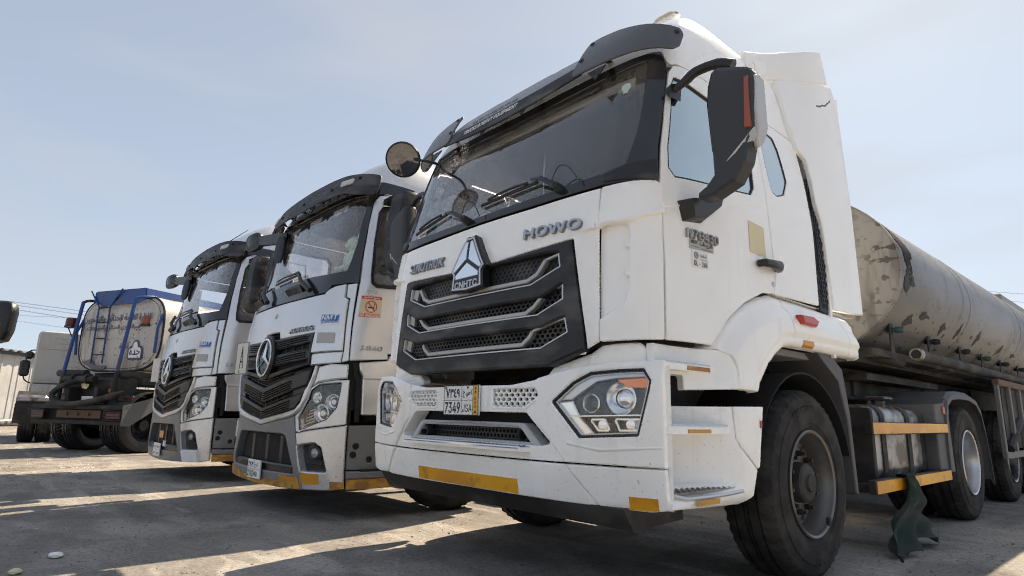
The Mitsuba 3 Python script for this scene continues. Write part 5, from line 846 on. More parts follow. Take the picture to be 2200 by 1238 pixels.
    pk = t.add('number_plate', drape(Pl, rnd(sbox(-.161, n0, .161, n0 + .166), .008), 0, .012, 9, .002), 'plate_white', label='dusty white number plate reading 2703 HRA' if first else 'dusty white number plate too worn to read')
    pr_ = [drape(Pl, sbox(-.156, n0 + .081, .156, n0 + .084), .001, .002, 9), drape(Pl, sbox(.0, n0 + .006, .003, n0 + .160), .001, .002, 9), text(Pl, '2703', .052, -.150, n0 + .014, .0015, .002, .14), text(Pl, 'HRA', .042, .012, n0 + .018, .0015, .002, .09, bold=False), arabic(Pl, 'digits_2703', .050, -.140, n0 + .096, .0015, .002, .12), arabic(Pl, 'a_r_h', .046, .018, n0 + .096, .0015, .002, .08)]
    t.add('plate_print', pr_ if first else pr_[:2] + [drape(Pl, sbox(x, z, x + .10, z + .028), .001, .001, 9) for x in (-.14, .03) for z in (n0 + .025, n0 + .105)], 'ink' if first else 'sticker_grey', pk, each=True)
    sp = Plane((-.605 if first else -.53, -.06, 1.41), (.70, .14, 0), (0, 0, 1))
    sg = t.add('sign_plate', drape(sp, rnd(sbox(-.15, -.165, .16, .165), .006), 0, .012, 9, .002, True), 'sign_white', label='pale plate with a tall letter A' if first else 'pale blank sign plate')
    if first:
        t.add('sign_letter', [drape(sp, LineString([(-.035, -.10), (.005, .115), (.045, -.10)]).buffer(.008), .002, .002, 9), drape(sp, LineString([(-.02, -.035), (.03, -.035)]).buffer(.007), .002, .002, 9)], 'ink', sg)
        t.add('sign_frame', [drape(sp, sbox(-.15, -.165, .16, .165).difference(sbox(-.143, -.158, .153, .158)), .002, .004, 9), drape(sp, sbox(-.055, -.15, -.025, -.125), .002, .002, 9)], 'faded_ink', sg)
    # reflective strips
    if first:
        t.add('tape', drape(S, Polygon([(-.87, .335), (-.5, .305), (-.48, .280), (.50, .280), (.52, .340), (.82, .337), (.868, .240), (0, .220), (-.87, .236)]), .0275, .003, .06), 'old_tape', bk, label='worn orange band along the lower edge')
        t.add('tape', drape(S, Polygon([(.56, .330), (.80, .328), (.81, .296), (.56, .298)]), .031, .003, .06), 'tape', bk)
        t.add('tape', drape(S, Polygon([(.850, .376), (1.058, .374), (1.062, .290), (.872, .284)]), .020, .003, .06), 'tape', bk)
        t.add('tape', drape(S, Polygon([(1.156, .318), (1.268, .312), (1.268, .262), (1.156, .247)]), .020, .003, .06), 'old_tape', bk)
    else:
        t.add('tape', drape(FRONT(-.010), sbox(.10, .50, .28, .59), .03, .004, 9), 'tape', bk, label='amber reflector in the bumper opening')
        t.add('sensor', drape(FRONT(-.02), sbox(.36, .40, .43, .47), .03, .02, 9, .004), 'plate_white', bk)
        t.add('scuffed_patch', drape(S, Polygon([(.80, .372), (1.10, .372), (1.14, .250), (.872, .238)]), .020, .004, .05), 'plate_white', bk)
    # stickers
    st = t.add('company_sticker', drape(S, Polygon([(.926, 1.636), (1.12, 1.630), (1.118, 1.722), (.926, 1.726)]), .0215, .003, .05), 'plate_white', label='blue and white company sticker')
    t.add('sticker_field', drape(S, Polygon([(.930, 1.667), (1.116, 1.662), (1.114, 1.718), (.930, 1.722)]), .023, .002, .05), 'sticker_blue', st)
    t.add('sticker_print', text(S, 'NMT', .040, .938, 1.676, .0245, .001, .165, slant=.1), 'plate_white', st)
    t.add('sticker_print', text(S, 'SHIPPING', .017, .932, 1.645, .0235, .001, .18), 'sticker_blue', st)
    t.add('faded_patch', drape(S, Polygon([(.918, 1.470), (1.105, 1.465), (1.103, 1.558), (.918, 1.565)]), .0215, .003, .05), 'sticker_grey')
    # windscreen
    glass = rnd(sym([(0, 2.90), (.6, 2.905), (1.19, 2.90), (1.18, 2.784), (1.146, 2.59), (1.135, 2.40), (1.108, 2.22), (1.09, 2.12), (.85, 2.110), (.5, 2.125), (0, 2.135)]), .03)
    sur = sym([(0, 2.94), (1.0, 2.955), (1.262, 2.985), (1.235, 2.784), (1.212, 2.476), (1.209, 2.2), (1.228, 2.015), (1.12, 2.01), (.93, 2.0), (.89, 1.938), (.5, 1.931), (0, 1.933)])
    t.add('windscreen_surround', drape(S, sur.difference(glass.buffer(-.012)), .004, .03, .06, .004), 'black_gloss')
    w = t.add('windscreen', drape(S, glass, -.004, 0, .07), 'glass')
    t.add('roller_blind', drape(S, sym([(0, 2.90), (1.18, 2.89), (1.17, 2.785), (.9, 2.75), (.4, 2.735), (0, 2.732)]), -.06, 0, .1), 'dark_trim')
    for x in (-.62, -.05, .52): t.add('sky_glint_patch', drape(S, Polygon([(x, 2.855), (x + .30, 2.86), (x + .28, 2.80), (x + .03, 2.795)]), -.03, .01, .1), 'interior_light')  # pale quads painted in as sky reflections on the glass below the visor
    for x, u_ in ((.30, .29), (-.42, -.76)):
        kc = t.add('cowl_scoop', hull([at(S, u_ + a, z, o) for a, z, o in ((-.16, 1.985, .0), (.16, 1.99, .0), (-.17, 2.03, .055), (.17, 2.035, .055), (-.13, 2.075, .03), (.13, 2.08, .03))]), 'black_plastic')
    for x0, x1, px in ((.29, -.32, .66), (-.62, -1.0, -.34)):
        k = t.hold('wiper'); P = lambda u_, z_, o: at(S, np.array(float(u_)), np.array(float(z_)), o)
        t.add('arm', tube([P(px, 1.975, .04), P(px + (x0 - px) * .45, 2.07, .075), P(x0, 2.205, .045), P((x0 + x1) / 2 + .05, 2.205, .04)], [.026, .022, .014, .010], 8), 'dark_trim', k)
        t.add('blade', tube([P(x0 + (x1 - x0) * f_, 2.195 - .02 * f_, .020) for f_ in np.linspace(0, 1, 9)], .011, 6), 'dark_trim', k)
        t.add('blade_bridge', tube([P(x0 + (x1 - x0) * f_, 2.205 - .02 * f_ + .015 * math.sin(math.pi * f_), .04) for f_ in np.linspace(.1, .9, 7)], .008, 6), 'dark_trim', k)
    # roof and visor
    t.add('roof', [drape(S, sym([(0, 2.945), (1.0, 2.96), (1.262, 2.99), (1.30, 3.05), (1.3, 3.1), (0, 3.1)]), 0, .03, .06), grid(S, np.linspace(-3.1, 3.1, 120), np.r_[3.09, 3.14, 3.2, 3.26, 3.32, 3.37, 3.42, 3.46, 3.49, 3.52, 3.55, 3.58, 3.61, 3.63, 3.645, 3.655, 3.66]), box((0, 1.9, 3.655), (.22, .8, .012)), drape(S, Polygon([(1.18, 3.0), (1.30, 2.915), (1.42, 2.918), (2.9, 2.908), (2.95, 3.1), (1.18, 3.1)]), 0, .03, .08), drape(S, flip([(1.18, 3.0), (1.30, 2.915), (1.42, 2.918), (2.9, 2.908), (2.95, 3.1), (1.18, 3.1)]), 0, .03, .08)], 'silver_paint')
    L2('roof_band', Polygon([(1.238, 2.80), (1.262, 2.99), (1.1, 2.965), (1.12, 3.04), (1.30, 3.055), (1.79, 3.045), (1.79, 2.945), (1.42, 2.925), (1.305, 2.905), (1.248, 2.86)]), 'black_gloss', off=.004, thick=.03, h=.06, bevel=.004)
    vs = t.hold('roof_visor')
    p = rnd(sym([(0, 3.115), (.6, 3.10), (.85, 3.085), (1.12, 3.052), (1.295, 3.035), (1.305, 2.96), (1.285, 2.858), (1.241, 2.828), (1.085, 2.842), (.95, 2.880), (.80, 2.892), (.4, 2.895), (0, 2.885)]), .03)
    t.add('blade', drape(S, p, .120, .012, .06, .006), 'black_plastic', vs)
    t.add('blade_fold', drape(S, rnd(sym([(0, 3.15), (.8, 3.125), (1.1, 3.07), (1.0, 3.05), (0, 3.08)]), .01), .085, .035, .06, .01), 'black_plastic', vs)
    for x in (-1.10, -.67, 0, .67, 1.10): t.add('bolt', lathe([(0, .012), (.014, .010), (.018, 0)], normal(S, np.array(x), np.array(2.965)), at(S, x, 2.975 + .03 * (abs(x) > 1), .120), 12), 'dark_cavity', vs)
    for s in (-1, 1):
        t.add('lamp', drape(S, rnd(sbox(s * .945 - .095, 2.958, s * .945 + .095, 3.012), .018), .134, .02, .05, .006), 'mirror_grey', vs)
        for x in (.25, .6, .95): t.add('tab', drape(S, Polygon([(s * (x - .07), 2.90), (s * (x + .07), 2.90), (s * x, 2.845)]), .10, .01, 9), 'dark_trim', vs), t.add('standoff', hull([at(S, s * x + a, z_, o) for a in (-.02, .02) for z_, o in ((3.0, 0), (2.97, .11), (3.03, .11))]), 'dark_trim', vs)
    t.add('aerial', [tube([(-.78, .68, 3.44), (-.76, 1.06, 3.80)], [.010, .005], 6), lathe([(0, .08), (.03, .07), (.06, -.05)], (0, -.3, 1), (-.78, .68, 3.42), 16)], 'dark_trim')
    # doors
    win = rnd(Polygon([(1.33, 2.10), (1.345, 2.02), (1.40, 1.985), (1.52, 1.99), (2.05, 2.03), (2.10, 2.10), (2.08, 2.74), (2.02, 2.80), (1.48, 2.805), (1.37, 2.785), (1.325, 2.72), (1.31, 2.41)]), .03)
    door = rnd(Polygon([(1.247, 1.318), (1.60, 1.352), (1.585, 1.40), (1.62, 1.40), (2.25, 1.40), (2.27, 2.9), (1.42, 2.912), (1.315, 2.895), (1.248, 2.82), (1.220, 2.577), (1.216, 2.30), (1.236, 2.015)]), .012)
    for q in (1, -1):
        f = (lambda p: p) if q > 0 else flip
        k = t.add('door', drape(S, f(door.difference(win)), .006, .04, .06, .008), 'silver_paint')
        t.add('window_frame', drape(S, f(win.difference(win.buffer(-.035))), .0, .03, .06, .004), 'dark_trim', k)
        t.add('window', drape(S, f(win.buffer(-.02)), -.012, 0, .1), 'glass', k)
        t.add('quarter_panel', drape(S, f(sbox(2.28, 1.36, 2.95, 2.93)), .004, .03, .1, .006), 'silver_paint')
        t.add('sill_panel', drape(S, f(rnd(Polygon([(1.335, 1.306), (1.345, 1.24), (1.375, 1.19), (1.385, .86), (1.68, .865), (2.2, .87), (2.2, 1.385), (1.62, 1.385), (1.60, 1.34)]), .01)), .0, .05, .06, .008), 'silver_paint')
        t.add('sill_ledge', drape(S, f(Polygon([(1.37, 1.195), (1.378, 1.165), (2.2, 1.175), (2.2, 1.205)])), .022, .03, .06, .008), 'silver_paint')
        t.add('seam_gap', strip(S, [(q * 1.305, 1.31), (q * 1.315, 1.20), (q * 1.345, 1.14), (q * 1.350, .80)], .045, -.02, .02, .004), 'dark_cavity')
        t.add('step_box', drape(S, f(rnd(Polygon([(1.285, .770), (1.68, .780), (2.2, .79), (2.2, .40), (1.285, .405)]), .006)), -.03, .05, .06, .006), 'grey_satin')
        for u_, z_ in ((1.36, .60), (1.34, .53), (1.49, .49)): t.add('step_hole', lathe([(0, 0), (.028, 0)], normal(S, np.array(q * u_), np.array(z_)), at(S, q * u_, z_, -.028), 18), 'dark_cavity')
        t.add('entry_step', drape(S, f(rnd(Polygon([(1.285, .395), (2.2, .40), (2.2, .345), (1.285, .335)]), .006)), .02, .10, .06, .01), 'grey_satin')
        t.add('step_tread', drape(S, f(sbox(1.40, .398, 1.75, .412)), .016, .03, .06), 'dark_trim')
        t.add('step_band', drape(S, f(Polygon([(1.285, .332), (2.2, .342), (2.2, .262), (1.285, .250)])), .018, .05, .06, .006), 'old_tape')
        if q > 0:
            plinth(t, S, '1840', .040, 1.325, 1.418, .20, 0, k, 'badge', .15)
            if first:
                sk = t.add('no_smoking_sticker', drape(S, Polygon([(1.275, 1.705), (1.480, 1.712), (1.478, 1.905), (1.275, 1.900)]), .009, .002, .05), 'sticker_cream', k, label='red and cream no smoking sticker')
                t.add('sticker_band', [drape(S, Polygon([(1.279, 1.872), (1.474, 1.876), (1.474, 1.902), (1.279, 1.898)]), .0105, .001, .05), drape(S, Polygon([(1.279, 1.709), (1.476, 1.716), (1.476, 1.744), (1.279, 1.738)]), .0105, .001, .05)], 'sticker_red', k)
                t.add('sticker_print', [text(S, 'NO SMOKING', .020, 1.284, 1.7155, .0115, .001, .187), arabic(S, 'smoking', .022, 1.30, 1.876, .0115, .001, .155)], 'plate_white', k)
                cc = circle(1.378, 1.806, .056, 40)
                t.add('sign_ring', [drape(S, cc.difference(circle(1.378, 1.806, .047, 40)), .0115, .001, .05), drape(S, LineString([(1.342, 1.843), (1.414, 1.769)]).buffer(.0045, cap_style=2), .0125, .001, .05)], 'sticker_red', k)
                t.add('cigarette', [drape(S, LineString([(1.35, 1.795), (1.41, 1.80)]).buffer(.006, cap_style=2), .0110, .001, .05), drape(S, LineString([(1.40, 1.812), (1.408, 1.825), (1.398, 1.838)]).buffer(.0025), .0110, .001, .05)], 'ink', k)
                pk2 = t.add('paper_note', drape(S, Polygon([(1.305, 1.914), (1.432, 1.918), (1.430, 1.966), (1.306, 1.962)]), .009, .002, .05), 'paper', k)
                t.add('note_print', [drape(S, sbox(1.315, z, 1.42, z + .003), .0105, .001, .05) for z in (1.925, 1.935, 1.945, 1.953)], 'faded_ink', k)
    # mirrors
    for q in (1, -1):
        X = lambda m: m if q > 0 else mirror(m); k = t.hold('wing_mirror')
        sec = [(2.10, 1.40, 1.52, .46, .56), (2.14, 1.36, 1.57, .43, .60), (2.3, 1.35, 1.59, .42, .61), (2.6, 1.355, 1.60, .43, .63), (2.78, 1.37, 1.60, .45, .645), (2.83, 1.40, 1.57, .47, .63)]
        rg = []
        for z, x0, x1, y0, y1 in sec: rg.append([(x, y, z) for x, y in ((x0 + .03, y0), (x1 - .03, y0 + .005), (x1, y0 + .05), (x1, y1 - .02), (x1 - .02, y1), (x0 + .02, y1), (x0, y1 - .02), (x0, y0 + .04))])
        t.add('housing', X(loft(rg)), 'black_plastic', k, 40)
        for z in (2.80, 2.20): t.add('arm', X(hull([(1.16, .50, z), (1.16, .58, z), (1.45, .49, z + .02), (1.45, .60, z + .02), (1.16, .50, z + .05), (1.16, .58, z + .05), (1.45, .50, z + .05), (1.45, .59, z + .05)])), 'dark_trim', k)
    k = t.hold('ramp_mirror')                      # wide-angle pod and looking-down mirror at the far upper corner
    R_ = lambda c, s, a=0: np.array(c)
    t.add('arm', hull([(x, y, z) for x, y, zs in ((-1.20, .17, (2.80, 2.91)), (-1.20, .24, (2.80, 2.91)), (-.62, .20, (2.71, 2.84)), (-.62, .30, (2.73, 2.86)), (-.50, .24, (2.72, 2.82))) for z in zs]), 'dark_trim', k)
    def pod(c, U, V, N, w, h, d):
        c, U, V, N = (np.asarray(q, float) for q in (c, U, V, N)); U, V, N = U / np.linalg.norm(U), V / np.linalg.norm(V), N / np.linalg.norm(N); a = np.arange(24) * 2 * math.pi / 24
        return loft([c + np.outer(s * w * np.sign(np.cos(a)) * abs(np.cos(a)) ** .7, U) + np.outer(s * h * np.sign(np.sin(a)) * abs(np.sin(a)) ** .7, V) + N * o for s, o in ((.35, -d), (.72, -d * .85), (.95, -d * .45), (1, 0), (.95, .01))])
    t.add('wide_pod', pod((-1.30, .15, 2.855), (1, .25, .10), (-.22, 0, 1), (.3, -1, -.1), .150, .118, .10), 'dark_trim', k, 50)
    t.add('wide_glass', lathe([(0, .020), (.06, .015), (.10, .002)], (.3, -1, -.1), (-1.30, .142, 2.855), 24), 'black_gloss', k, True)
    t.add('drop_pod', pod((-.52, .185, 2.62), (.9, .3, -.2), (-.10, .12, 1), (.5, -1, -.35), .072, .165, .06), 'dark_trim', k, 50)
    # slatted wind deflector standing out at each rear corner of the front
    for q in (-1,):
        k = t.hold('side_vane'); X = lambda m: m if q > 0 else mirror(m)
        t.add('vane', [X(box((1.285, .34, z), (.12, .14, .012), .003)) for z in np.linspace(1.30, 1.92, 6)] + [X(box((1.345, .36, 1.61), (.012, .15, .66), .003))], 'black_plastic', k, False)
    # innards and running gear
    t.add('rear_wall', drape(FRONT(2.30), sym([(0, 3.665), (.1, 3.663), (.6, 3.61), (.84, 3.52), (.975, 3.4), (1.06, 3.25), (1.125, 3.05), (1.175, 2.8), (1.225, 2.4), (1.25, 2.0), (1.25, 1.2), (0, 1.2)]), 0, .03, 9, 0, True), 'silver_paint')
    t.add('cab_lining', [box((0, 2.25, 2.1), (2.36, .03, 1.9)), box((0, 1.3, 1.42), (2.36, 1.9, .04)), box((0, 1.5, 3.05), (2.0, 1.5, .04))], 'interior')
    t.add('dashboard', [box((0, .50, 2.04), (2.05, .40, .26), .05), box((.5, .72, 2.10), (.8, .25, .22), .06)], 'interior')
    c = np.array([.50, .86, 2.22]); a = np.arange(36) * 2 * math.pi / 36
    t.add('steering_wheel', [tube(np.stack([.23 * np.cos(a), .23 * np.sin(a) * .8, .23 * np.sin(a) * .6], 1) + c, .018, 8, close=True), tube([c + (-.2, 0, 0), c + (.2, 0, 0)], .02, 6), tube([c, c + (0, -.16, -.22)], .035, 8)], 'dark_trim')
    for s in (-1, 1): t.add('seat', [box((s * .58, 1.42, 1.85), (.5, .5, .16), .05), box((s * .58, 1.66, 2.2), (.48, .14, .62), .05), box((s * .58, 1.68, 2.62), (.28, .10, .2), .04)], 'interior')
    if first:
        t.add('wooden_shelf', [ra(box((.58, .47, 2.215), (.62, .09, .05), .015), -4, (0, 1, 0), (.55, .45, 2.2))], 'skin_wood')
        t.add('dash_cover', ra(box((-.25, .46, 2.185), (.9, .22, .012)), 0, (1, 0, 0)), 'paper')
        t.add('sticker', drape(S, circle(.09, 2.66, .032).difference(circle(.09, 2.66, .024)), .001, 0, .05), 'interior_light', w)
        t.add('permit_card', ra(box((-.62, .34, 2.28), (.16, .01, .14)), 12, (0, 0, 1), (-.62, .34, 2.28)), 'violet_ink')
    else:
        t.add('dash_cover', box((.05, .46, 2.19), (.8, .2, .012)), 'paper')
    t.add('chassis', [box((s * .42, 3.3, .82), (.09, 5.4, .28)) for s in (-1, 1)] + [box((0, 1.4, 1.05), (1.5, 1.6, .5), .1), box((0, .6, .55), (1.9, .5, .3), .05), box((0, 3.6, 1.0), (2.2, .2, .4))], 'grime')
    t.add('axle', [cyl((-1, 1.42, .52), (1, 1.42, .52), .08, 10), cyl((-1, 5.1, .52), (1, 5.1, .52), .10, 10)], 'grime')
    for y, st_ in ((1.42, True), (5.1, False)):
        for q in (1, -1): wheel(t, (q * 1.06, y, .525), q, st_, 'steel', False, not st_, .525)
    for q in (1, -1):
        k = t.add('wheel_arch', loft([[(q * .74, 1.42 + .60 * math.cos(a), .55 + .60 * math.sin(a)), (q * 1.23, 1.42 + .60 * math.cos(a), .55 + .60 * math.sin(a)), (q * 1.23, 1.42 + .63 * math.cos(a), .55 + .63 * math.sin(a)), (q * .74, 1.42 + .63 * math.cos(a), .55 + .63 * math.sin(a))] for a in np.radians(np.linspace(0, 180, 15))], False), 'fender_grey')
        t.add('fuel_tank', [box((q * .9, 3.3, .72), (.55, 1.2, .55), .1)], 'steel')
    return t

def teddy(c):
    c = np.asarray(c, float); ms = []
    def ball(o, r, sc=(1, 1, 1)):
        m = trimesh.creation.icosphere(subdivisions=3, radius=1.0); m.vertices = m.vertices * np.array(sc) * r + c + np.array(o); return m
    ms = [ball((0, 0, .13), .105, (1, .85, 1.25)), ball((0, -.01, .305), .088, (1.05, .95, .95)), ball((-.07, 0, .375), .034, (1, .6, 1)), ball((.07, 0, .375), .034, (1, .6, 1)), ball((0, -.085, .285), .036, (1.1, .9, .8)), ball((-.115, -.03, .16), .042, (.9, .9, 1.7)), ball((.115, -.03, .16), .042, (.9, .9, 1.7)), ball((-.065, -.10, .03), .048, (.9, 1.7, .9)), ball((.065, -.10, .03), .048, (.9, 1.7, .9))]
    import manifold3d as mf
    out = None
    for m in ms:
        q = mf.Manifold(mf.Mesh(np.asarray(m.vertices, np.float32), np.asarray(m.faces, np.uint32))); out = q if out is None else out + q
    m = out.to_mesh(); v = np.array(m.vert_properties[:, :3], float); f = np.array(m.tri_verts)
    tm = trimesh.Trimesh(v, f); trimesh.smoothing.filter_taubin(tm, iterations=6)
    tm.vertices += tm.vertex_normals * (.010 * (meshkit.fbm(tm.vertices * 45, 2, 2) - .5))[:, None]
    return tm

# ================================================================== the tank trailer behind the white truck
def trailer():
    t = Thing('tank_trailer', 'long grey tank trailer streaked black coupled behind the white truck', 'trailer')
    a = np.arange(72) * 2 * math.pi / 72; zc = 2.20
    def ring(y, k=1.0): return np.c_[1.24 * k * np.cos(a), 0 * a + y, zc + np.where(np.sin(a) > 0, .88, .81) * k * np.sin(a)]
    body = [ring(3.60, 1.0)] + [ring(y, 1.0) for y in np.linspace(3.62, 15.2, 60)] + [ring(15.25, .99), ring(15.4, .8), ring(15.45, .4)]
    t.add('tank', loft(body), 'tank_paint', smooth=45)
    t.add('front_head', loft([ring(3.595, .999), ring(3.59, .99), ring(3.575, .9), ring(3.56, .6), ring(3.55, .2)][::-1]), 'tank_end', smooth=50)
    t.add('rim_band', loft([ring(3.585, 1.0), ring(3.585, 1.008), ring(3.66, 1.008), ring(3.66, 1.0)], False), 'tank_end', smooth=30)
    for y in (5.9, 8.6, 11.3): t.add('weld_band', loft([ring(y, 1.0), ring(y, 1.003), ring(y + .03, 1.003), ring(y + .03, 1.0)], False), 'tank_paint', smooth=30)
    pt = lambda u, v: np.stack([1.24 * np.cos(v) * 1.004, u, zc + np.where(v > 0, .88, .81) * 1.004 * np.sin(v)], -1)
    Ts = Func(pt)
    blob = lambda y, v, w, h, s: Polygon([(y + w * (1 + .35 * math.sin(3 * q + s) + .25 * math.sin(7 * q + 2 * s)) * math.cos(q), v + h * (1 + .3 * math.sin(4 * q + s)) * math.sin(q)) for q in np.arange(26) * 2 * math.pi / 26]).buffer(0)
    t.add('bare_patch', drape(Ts, blob(3.85, .22, .12, .30, 1.0), .0, .001, .05), 'dark_cavity', label='black peeled patch of the tank paint')
    t.add('bare_patch', drape(Ts, blob(3.82, -.10, .12, .12, 2.2), .0, .001, .05), 'sole_brown', label='brown patch below the black one')
    for y, v, w, h, s in ((6.55, -.42, .06, .09, 1), (5.75, -.42, .04, .09, 2.4), (5.2, -.46, .07, .06, .4), (4.5, -.40, .12, .04, 1.4), (7.8, -.45, .05, .07, 3), (4.2, -.5, .09, .06, 2), (8.6, -.47, .12, .03, 1.2)):
        t.add('bare_patch', drape(Ts, blob(y, v, w, h, s), .0, .001, .05), 'sole_brown')
    k = t.hold('walkway_box')
    t.add('box', box((.35, 12.6, 3.10), (.55, 2.2, .24), .02), 'tank_paint', k)
    for y in (5.2, 8.2, 11.2): t.add('manhole', lathe([(0, .10), (.24, .10), (.26, .08), (.26, 0)], (0, 0, 1), (0, y, 3.04), 28), 'steel')
    for y in (4.45, 7.1): t.add('vent_stub', cyl((.45, y, 2.98), (.45, y, 3.06), .03, 10), 'steel')
    # valve stubs on plates along the lower flank
    for i, y in enumerate((3.90, 5.02, 6.20, 7.21, 8.23, 9.37, 10.4, 11.5)):
        k = t.hold('bracket')
        t.add('plate', box((1.03, y, 1.66), (.012, .09, .34), .003), 'grime', k)
        t.add('valve', lathe([(0, .05), (.022, .045), (.030, .015), (.030, -.015), (.02, -.03), (.02, -.09)], (1, .2, 0), (1.07, y + .05, 1.70), 16), 'valve_green' if i % 3 == 0 else 'grime', k)
    t.add('side_pipe', [tube([(1.13, 4.20, 1.500), (1.13, 13.5, 1.490)], .052, 16)], 'grime')
    t.add('pipe_end', lathe([(.040, .0), (.056, .0), (.058, -.05), (.052, -.06)], (0, -1, 0), (1.13, 4.18, 1.5), 18), 'steel')
    t.add('cross_pipe', tube(smoothpath([(.55, 3.6, 1.50), (.8, 3.9, 1.49), (.98, 4.25, 1.44)], 8), .055, 12), 'grime')
    t.add('chassis', [box((s * .5, 9.3, 1.25), (.14, 11.2, .30), .01) for s in (-1, 1)] + [box((0, y, 1.25), (1.2, .12, .22)) for y in (4.2, 6.4, 8.6, 10.8, 13)] + [box((0, 5.0, 1.30), (1.6, 2.2, .06)), box((0, 9, 1.43), (1.7, 11, .05))], 'grime')
    t.add('deck_skirt', hull([(x, y, z) for x, z in ((.55, 1.62), (.98, 1.52), (.98, 1.46), (.55, 1.42)) for y in (3.70, 13.4)]), 'grime')
    # spare wheel cage beside the running gear
    k = t.hold('guard_rack')
    t.add('top_rail', box((1.20, 8.6, 1.385), (.07, 3.6, .075), .008), 'rust', k)
    t.add('bottom_rail', box((1.20, 8.6, .555), (.05, 3.6, .075), .008), 'rack_steel', k)
    for y in (6.83, 7.44, 8.05, 8.75, 9.5, 10.3): t.add('post', box((1.20, y, .97), (.045, .075, .78), .006), 'rack_steel', k)
    for y in (7.1, 8.3): t.add('stay', tube([(1.19, y, .62), (1.19, y + .8, .95)], .055, 10), 'grime', k)
    t.add('back_panel', box((1.17, 8.75, .98), (.02, 3.2, .72)), 'grime', k)
    for s in (-1, 1):
        t.add('landing_leg', [box((s * .75, 6.35, .75), (.14, .14, .95), .01), box((s * .75, 6.35, .26), (.26, .26, .03))], 'grime')
    for y in (7.46, 8.85, 10.2):
        for q in (1, -1): wheel(t, (q * 1.0, y, .53), q, False, 'steel', False, False)
    return t

# ================================================================== far trucks, shed, wires, small things
def box_cab(t, key, w, y0, y1, z0, z1, bs, rib=True):
    """simple boxy cab body with a rounded roof"""
    sec = rnd(sbox(-w / 2, z0, w / 2, z1), .14); c = np.array(sec.exterior.coords)[:-1]
    t.add(key, loft([np.c_[c[:, 0] * s, 0 * c[:, 0] + y, (c[:, 1] - z0) * (.5 + .5 * s) + z0] for y, s in ((y0, .955), (y0 + .05, .99), (y0 + .15, 1), (y1 - .3, 1), (y1, .92))]), bs)

